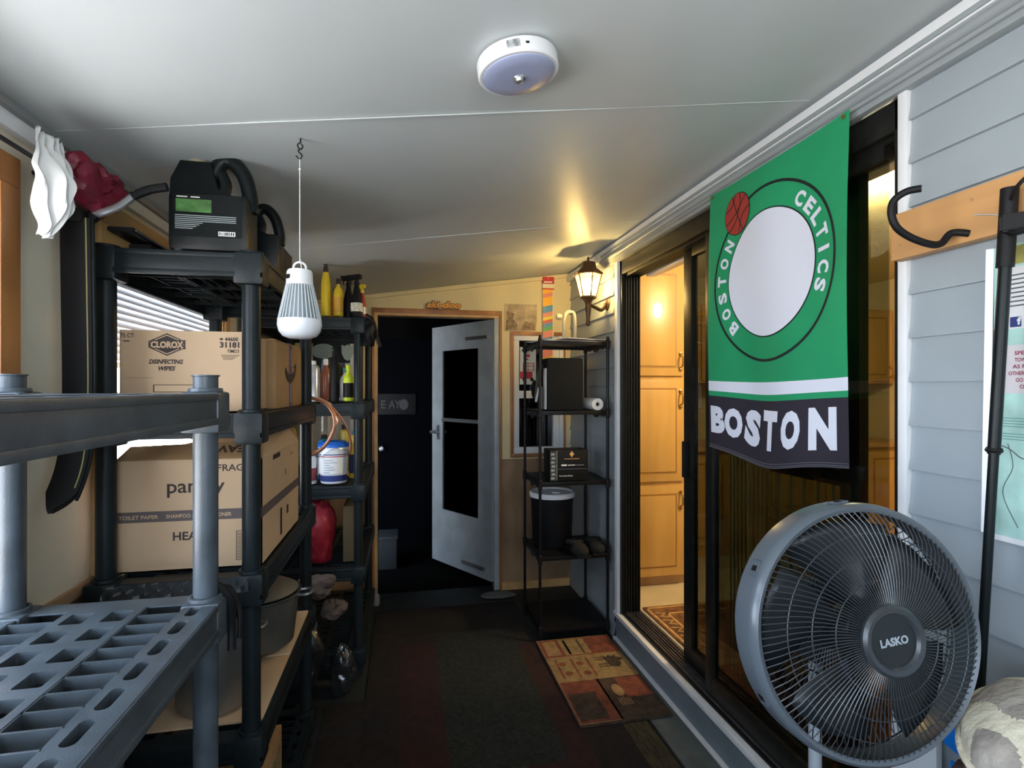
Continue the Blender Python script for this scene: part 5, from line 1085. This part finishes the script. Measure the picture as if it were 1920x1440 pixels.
b = MB(); b.lathe([(0, -.104), (.060, -.104), (.066, -.115), (.064, -.17), (.05, -.20), (0, -.205)], (0, 0, 0), Mfd, 28); b.obox(Vector((0, -.07, -.150)), (.022, 0, 0), (0, .03, 0), (0, 0, .03), Mfd, .006); place(b, 'motor_housing')
pc = M @ Vector((0, -.07, -.150)); Mp = mat('fan_pole', (.36, .39, .42), .3, .3)
b = MB(); b.cyl((pc.x, pc.y, .05), (pc.x, pc.y, pc.z - .02), .0125, Mp, n=18); b.build('pole', t); b = MB(); b.cyl((pc.x, pc.y, .45), (pc.x, pc.y, .62), .020, Mfd, n=18); b.build('height_collar', t)
b = MB(); b.lathe([(0, 0), (.20, 0), (.205, .008), (.19, .022), (.05, .040), (.022, .07), (0, .07)], (pc.x, pc.y, .015), Mfd, 40); b.build('base', t)

# ---------------------------------------------------------------- pile at the lower right
b = MB(); b.box(1.075, 1.28, .25, .90, .015, .70, mat('dark_chest', (.05, .035, .03), .6), .006); o = b.build('storage_chest'); tag(o, 'dark chest below the pile of fleeces at the bottom right corner', 'chest')
b = MB(); blob(b, (1.14, .76, .785), (.12, .125, .085), mat('brown_fleece', (.085, .045, .040), .95, nscale=25, namt=.5, bump=.8, bscale=70), .22, 10, 41, flat=.083); tag(b.build('fleece_blanket'), 'bunched dark brown fleece under the patterned cushion', 'blanket')
t = thing('patterned_cushion', 'taupe fleece cushion with cream leaf shapes at the bottom right corner', 'cushion', (1.08, .64, .86))
b = MB(); mt = mat('taupe_fleece', (.36, .31, .26), .95, nscale=16, namt=.25, bump=.5, bscale=60); mcf = mat('cream_fleece', (.70, .62, .46), .95, nscale=18, namt=.08, bump=.5, bscale=60)
CU = Vector((1.105, .625, .985))
def cush(u, v):        # superellipse pillow
    pass
t2 = bmesh.new(); bmesh.ops.create_icosphere(t2, subdivisions=6, radius=1); t2.faces.ensure_lookup_table()
rot = Matrix.Rotation(-.30, 4, 'Y') @ Matrix.Rotation(.5, 4, 'Z')
def shp(d): 
    s = lambda a, p: math.copysign(abs(a) ** p, a)
    return Vector((s(d.x, .75) * .155, s(d.y, .75) * .20, s(d.z, 1.0) * .062)) * (1 + .05 * noise.noise(d * 2.5))
def leafy(p):
    q = abs(noise.noise(Vector((p.x * 9 + 3, p.y * 9 + 1.3, 2.0)))); return q < .16
for v in t2.verts: v.co = shp(v.co.normalized())
for f in t2.faces: f.material_index = 1 if leafy(f.calc_center_median()) and f.calc_center_median().z > .0 else 0; f.smooth = True
b.merge(t2, None, True, Matrix.Translation(CU) @ rot, [mt, mcf]); b.build('cover', t)
b = MB(); ring = [Matrix.Translation(CU) @ rot @ (shp(Vector((math.cos(a), math.sin(a), 0))) * 1.01) for a in [2 * PI * i / 60 for i in range(60)]]; b.tube(ring, .006, mcf, 8, 0, True); b.build('piping', t)
b = MB(); b.obox((1.25, .965, .80), (.004, 0, 0), (0, .055, .01), (0, -.01, .075), mat('bright_blue_sheet', (.0, .17, .62), .5), .002); b.obox((1.25, .965, .36), (.004, 0, 0), (0, .05, 0), (0, 0, .345), mat('bright_blue_sheet', (.0, .17, .62)), .002); tag(b.build('blue_board'), 'bright blue panel standing behind the fan next to the fleece pile', 'panel')
b = MB(); b.box(1.25, 1.268, 1.05, 1.17, .011, .80, mat('pale_board', (.55, .58, .60), .5), .002); tag(b.build('pale_board'), 'pale grey panel standing behind the fan against the siding', 'panel')

# ---------------------------------------------------------------- rugs and floor things
Rr = mat('rug_dark_red', (.022, .004, .003), .95, nscale=22, namt=.5, bump=.6, bscale=120); Rb = mat('rug_dark_brown', (.009, .005, .003), .95, nscale=22, namt=.5, bump=.6, bscale=120)
Rg = mat('rug_black_green', (.010, .012, .009), .95, nscale=55, namt=.85, bump=.8, bscale=90); Ro = mat('rug_olive', (.050, .038, .015), .95, nscale=40, namt=.6, bump=.8, bscale=100, stretch=(2.5, .5, 1)); Rk = mat('rug_red_bright', (.045, .008, .005), .95, nscale=26, namt=.4, bump=.6, bscale=120)
t = thing('area_rug', 'large dark patchwork rug in deep red, black green and olive down the corridor', 'rug', (.35, 2.3, 0))
b = MB(); b.box(-.19, .80, .55, 3.85, 0, .008, Rb, .002); b.box(-.375, -.19, .55, 2.76, 0, .008, Rb, .002); b.box(.80, 1.13, .55, 3.14, 0, .008, Rb, .002); b.build('backing', t)
b = MB()
for (x0, x1, y0, y1, m) in ((-.18, -.02, .6, 2.2, Rr), (-.02, .19, .6, 3.3, Rr), (-.18, -.02, 2.2, 3.8, Rb), (.19, .68, 2.15, 3.42, Rg), (.68, .80, 1.5, 3.2, Rr), (.19, .50, .6, 2.15, Ro), (.50, .80, .6, 2.15, Rr), (.80, 1.0, .6, 2.33, Rb), (1.0, 1.12, .6, 2.36, Ro), (-.02, .8, 3.42, 3.8, Rb), (.80, 1.12, 2.33, 3.12, Rk)):
    nx, ny = max(2, int((x1 - x0) / .04)), max(2, int((y1 - y0) / .04)); vs = []
    for j in range(ny + 1):
        for i in range(nx + 1):
            x, y = x0 + (x1 - x0) * i / nx, y0 + (y1 - y0) * j / ny; vs.append((x, y, .0095 + .003 * abs(noise.noise(Vector((x * 14, y * 14, 0)))) * (0 if i in (0, nx) or j in (0, ny) else 1)))
    b._add(vs, [(j * (nx + 1) + i, j * (nx + 1) + i + 1, (j + 1) * (nx + 1) + i + 1, (j + 1) * (nx + 1) + i) for j in range(ny) for i in range(nx)], m, True)
b.build('pile', t)
t = thing('door_mat', 'small tan and rust lodge mat with moose and bear paw patches below the door sill', 'mat', (1.02, 2.75, .012))
Mt = mat('mat_tan', (.28, .17, .075), .95, nscale=30, namt=.25, bump=.7, bscale=120); Mr = mat('mat_rust', (.17, .045, .022), .95, nscale=28, namt=.35, bump=.7, bscale=120); Mdg = mat('mat_dark', (.050, .030, .018), .95, nscale=28, namt=.5, bump=.7, bscale=120); Mgo = mat('mat_gold', (.24, .16, .065), .95, nscale=30, namt=.25, bump=.7, bscale=120)
b = MB(); b.box(.79, 1.255, 2.33, 3.17, .013, .026, Mdg, .006); b.build('backing', t)
b = MB(); zq = .0268
def mp(pts, m, dz=0): b.poly([(x, y, zq + dz) for x, y in pts], m)
def mrect(x0, x1, y0, y1, m, dz=0): mp(((x0, y0), (x1, y0), (x1, y1), (x0, y1)), m, dz)
mrect(.795, 1.25, 2.335, 3.165, Mt); mrect(.80, 1.01, 2.34, 2.69, Mr, .0004); mrect(1.0, 1.25, 2.335, 2.69, Mdg, .0004); mrect(1.10, 1.24, 2.50, 2.68, Mr, .0008); mrect(.81, .95, 2.36, 2.58, Mdg, .0008)
mrect(.80, 1.25, 2.95, 3.16, Mr, .0004); mrect(.92, 1.08, 2.96, 3.15, Mgo, .0008); mrect(.82, .90, 2.97, 3.14, Mt, .0008)
for x in (.945, .948, 1.03): mrect(x, x + .012, 2.97, 3.14, Mdg, .0012)
mrect(.80, 1.25, 2.70, 2.94, Mgo, .0004)
for (x, y, r) in ((.87, 2.87, .022), (.88, 2.77, .022), (.97, 2.86, .022), (.98, 2.76, .022)): mp([(x + r * math.cos(i * PI / 7), y + r * math.sin(i * PI / 7)) for i in range(14)], Mt if False else Mr, .0008)
for x in (.835, .925, 1.015): mrect(x, x + .012, 2.72, 2.92, Mr, .0008)
mz = [(1.13, 2.80), (1.15, 2.79), (1.18, 2.79), (1.20, 2.82), (1.20, 2.85), (1.225, 2.86), (1.22, 2.88), (1.19, 2.89), (1.20, 2.92), (1.17, 2.90), (1.16, 2.925), (1.14, 2.90), (1.12, 2.91), (1.12, 2.88)]; mp(mz, Mdg, .0010)
for y in (2.80, 2.825, 2.875, 2.90): mrect(1.065, 1.13, y, y + .008, Mdg, .0010)
mp([(1.075 + .028 * math.cos(i * PI / 7), 2.57 + .055 * math.sin(i * PI / 7)) for i in range(14)], Mt, .0012)
for i in range(5): mrect(1.045 + i * .014, 1.052 + i * .014, 2.44, 2.51 - abs(i - 2) * .008, Mt, .0012)
b.build('face', t)
b = MB(); blob(b, (.70, 3.98, .012), (.13, .07, .012), mat('grey_scrap', (.14, .15, .15), .8), .2, 14, 51, 4, flat=.010); tag(b.build('floor_cloth'), 'grey scrap of cloth on the floor at the foot of the storm door', 'cloth')
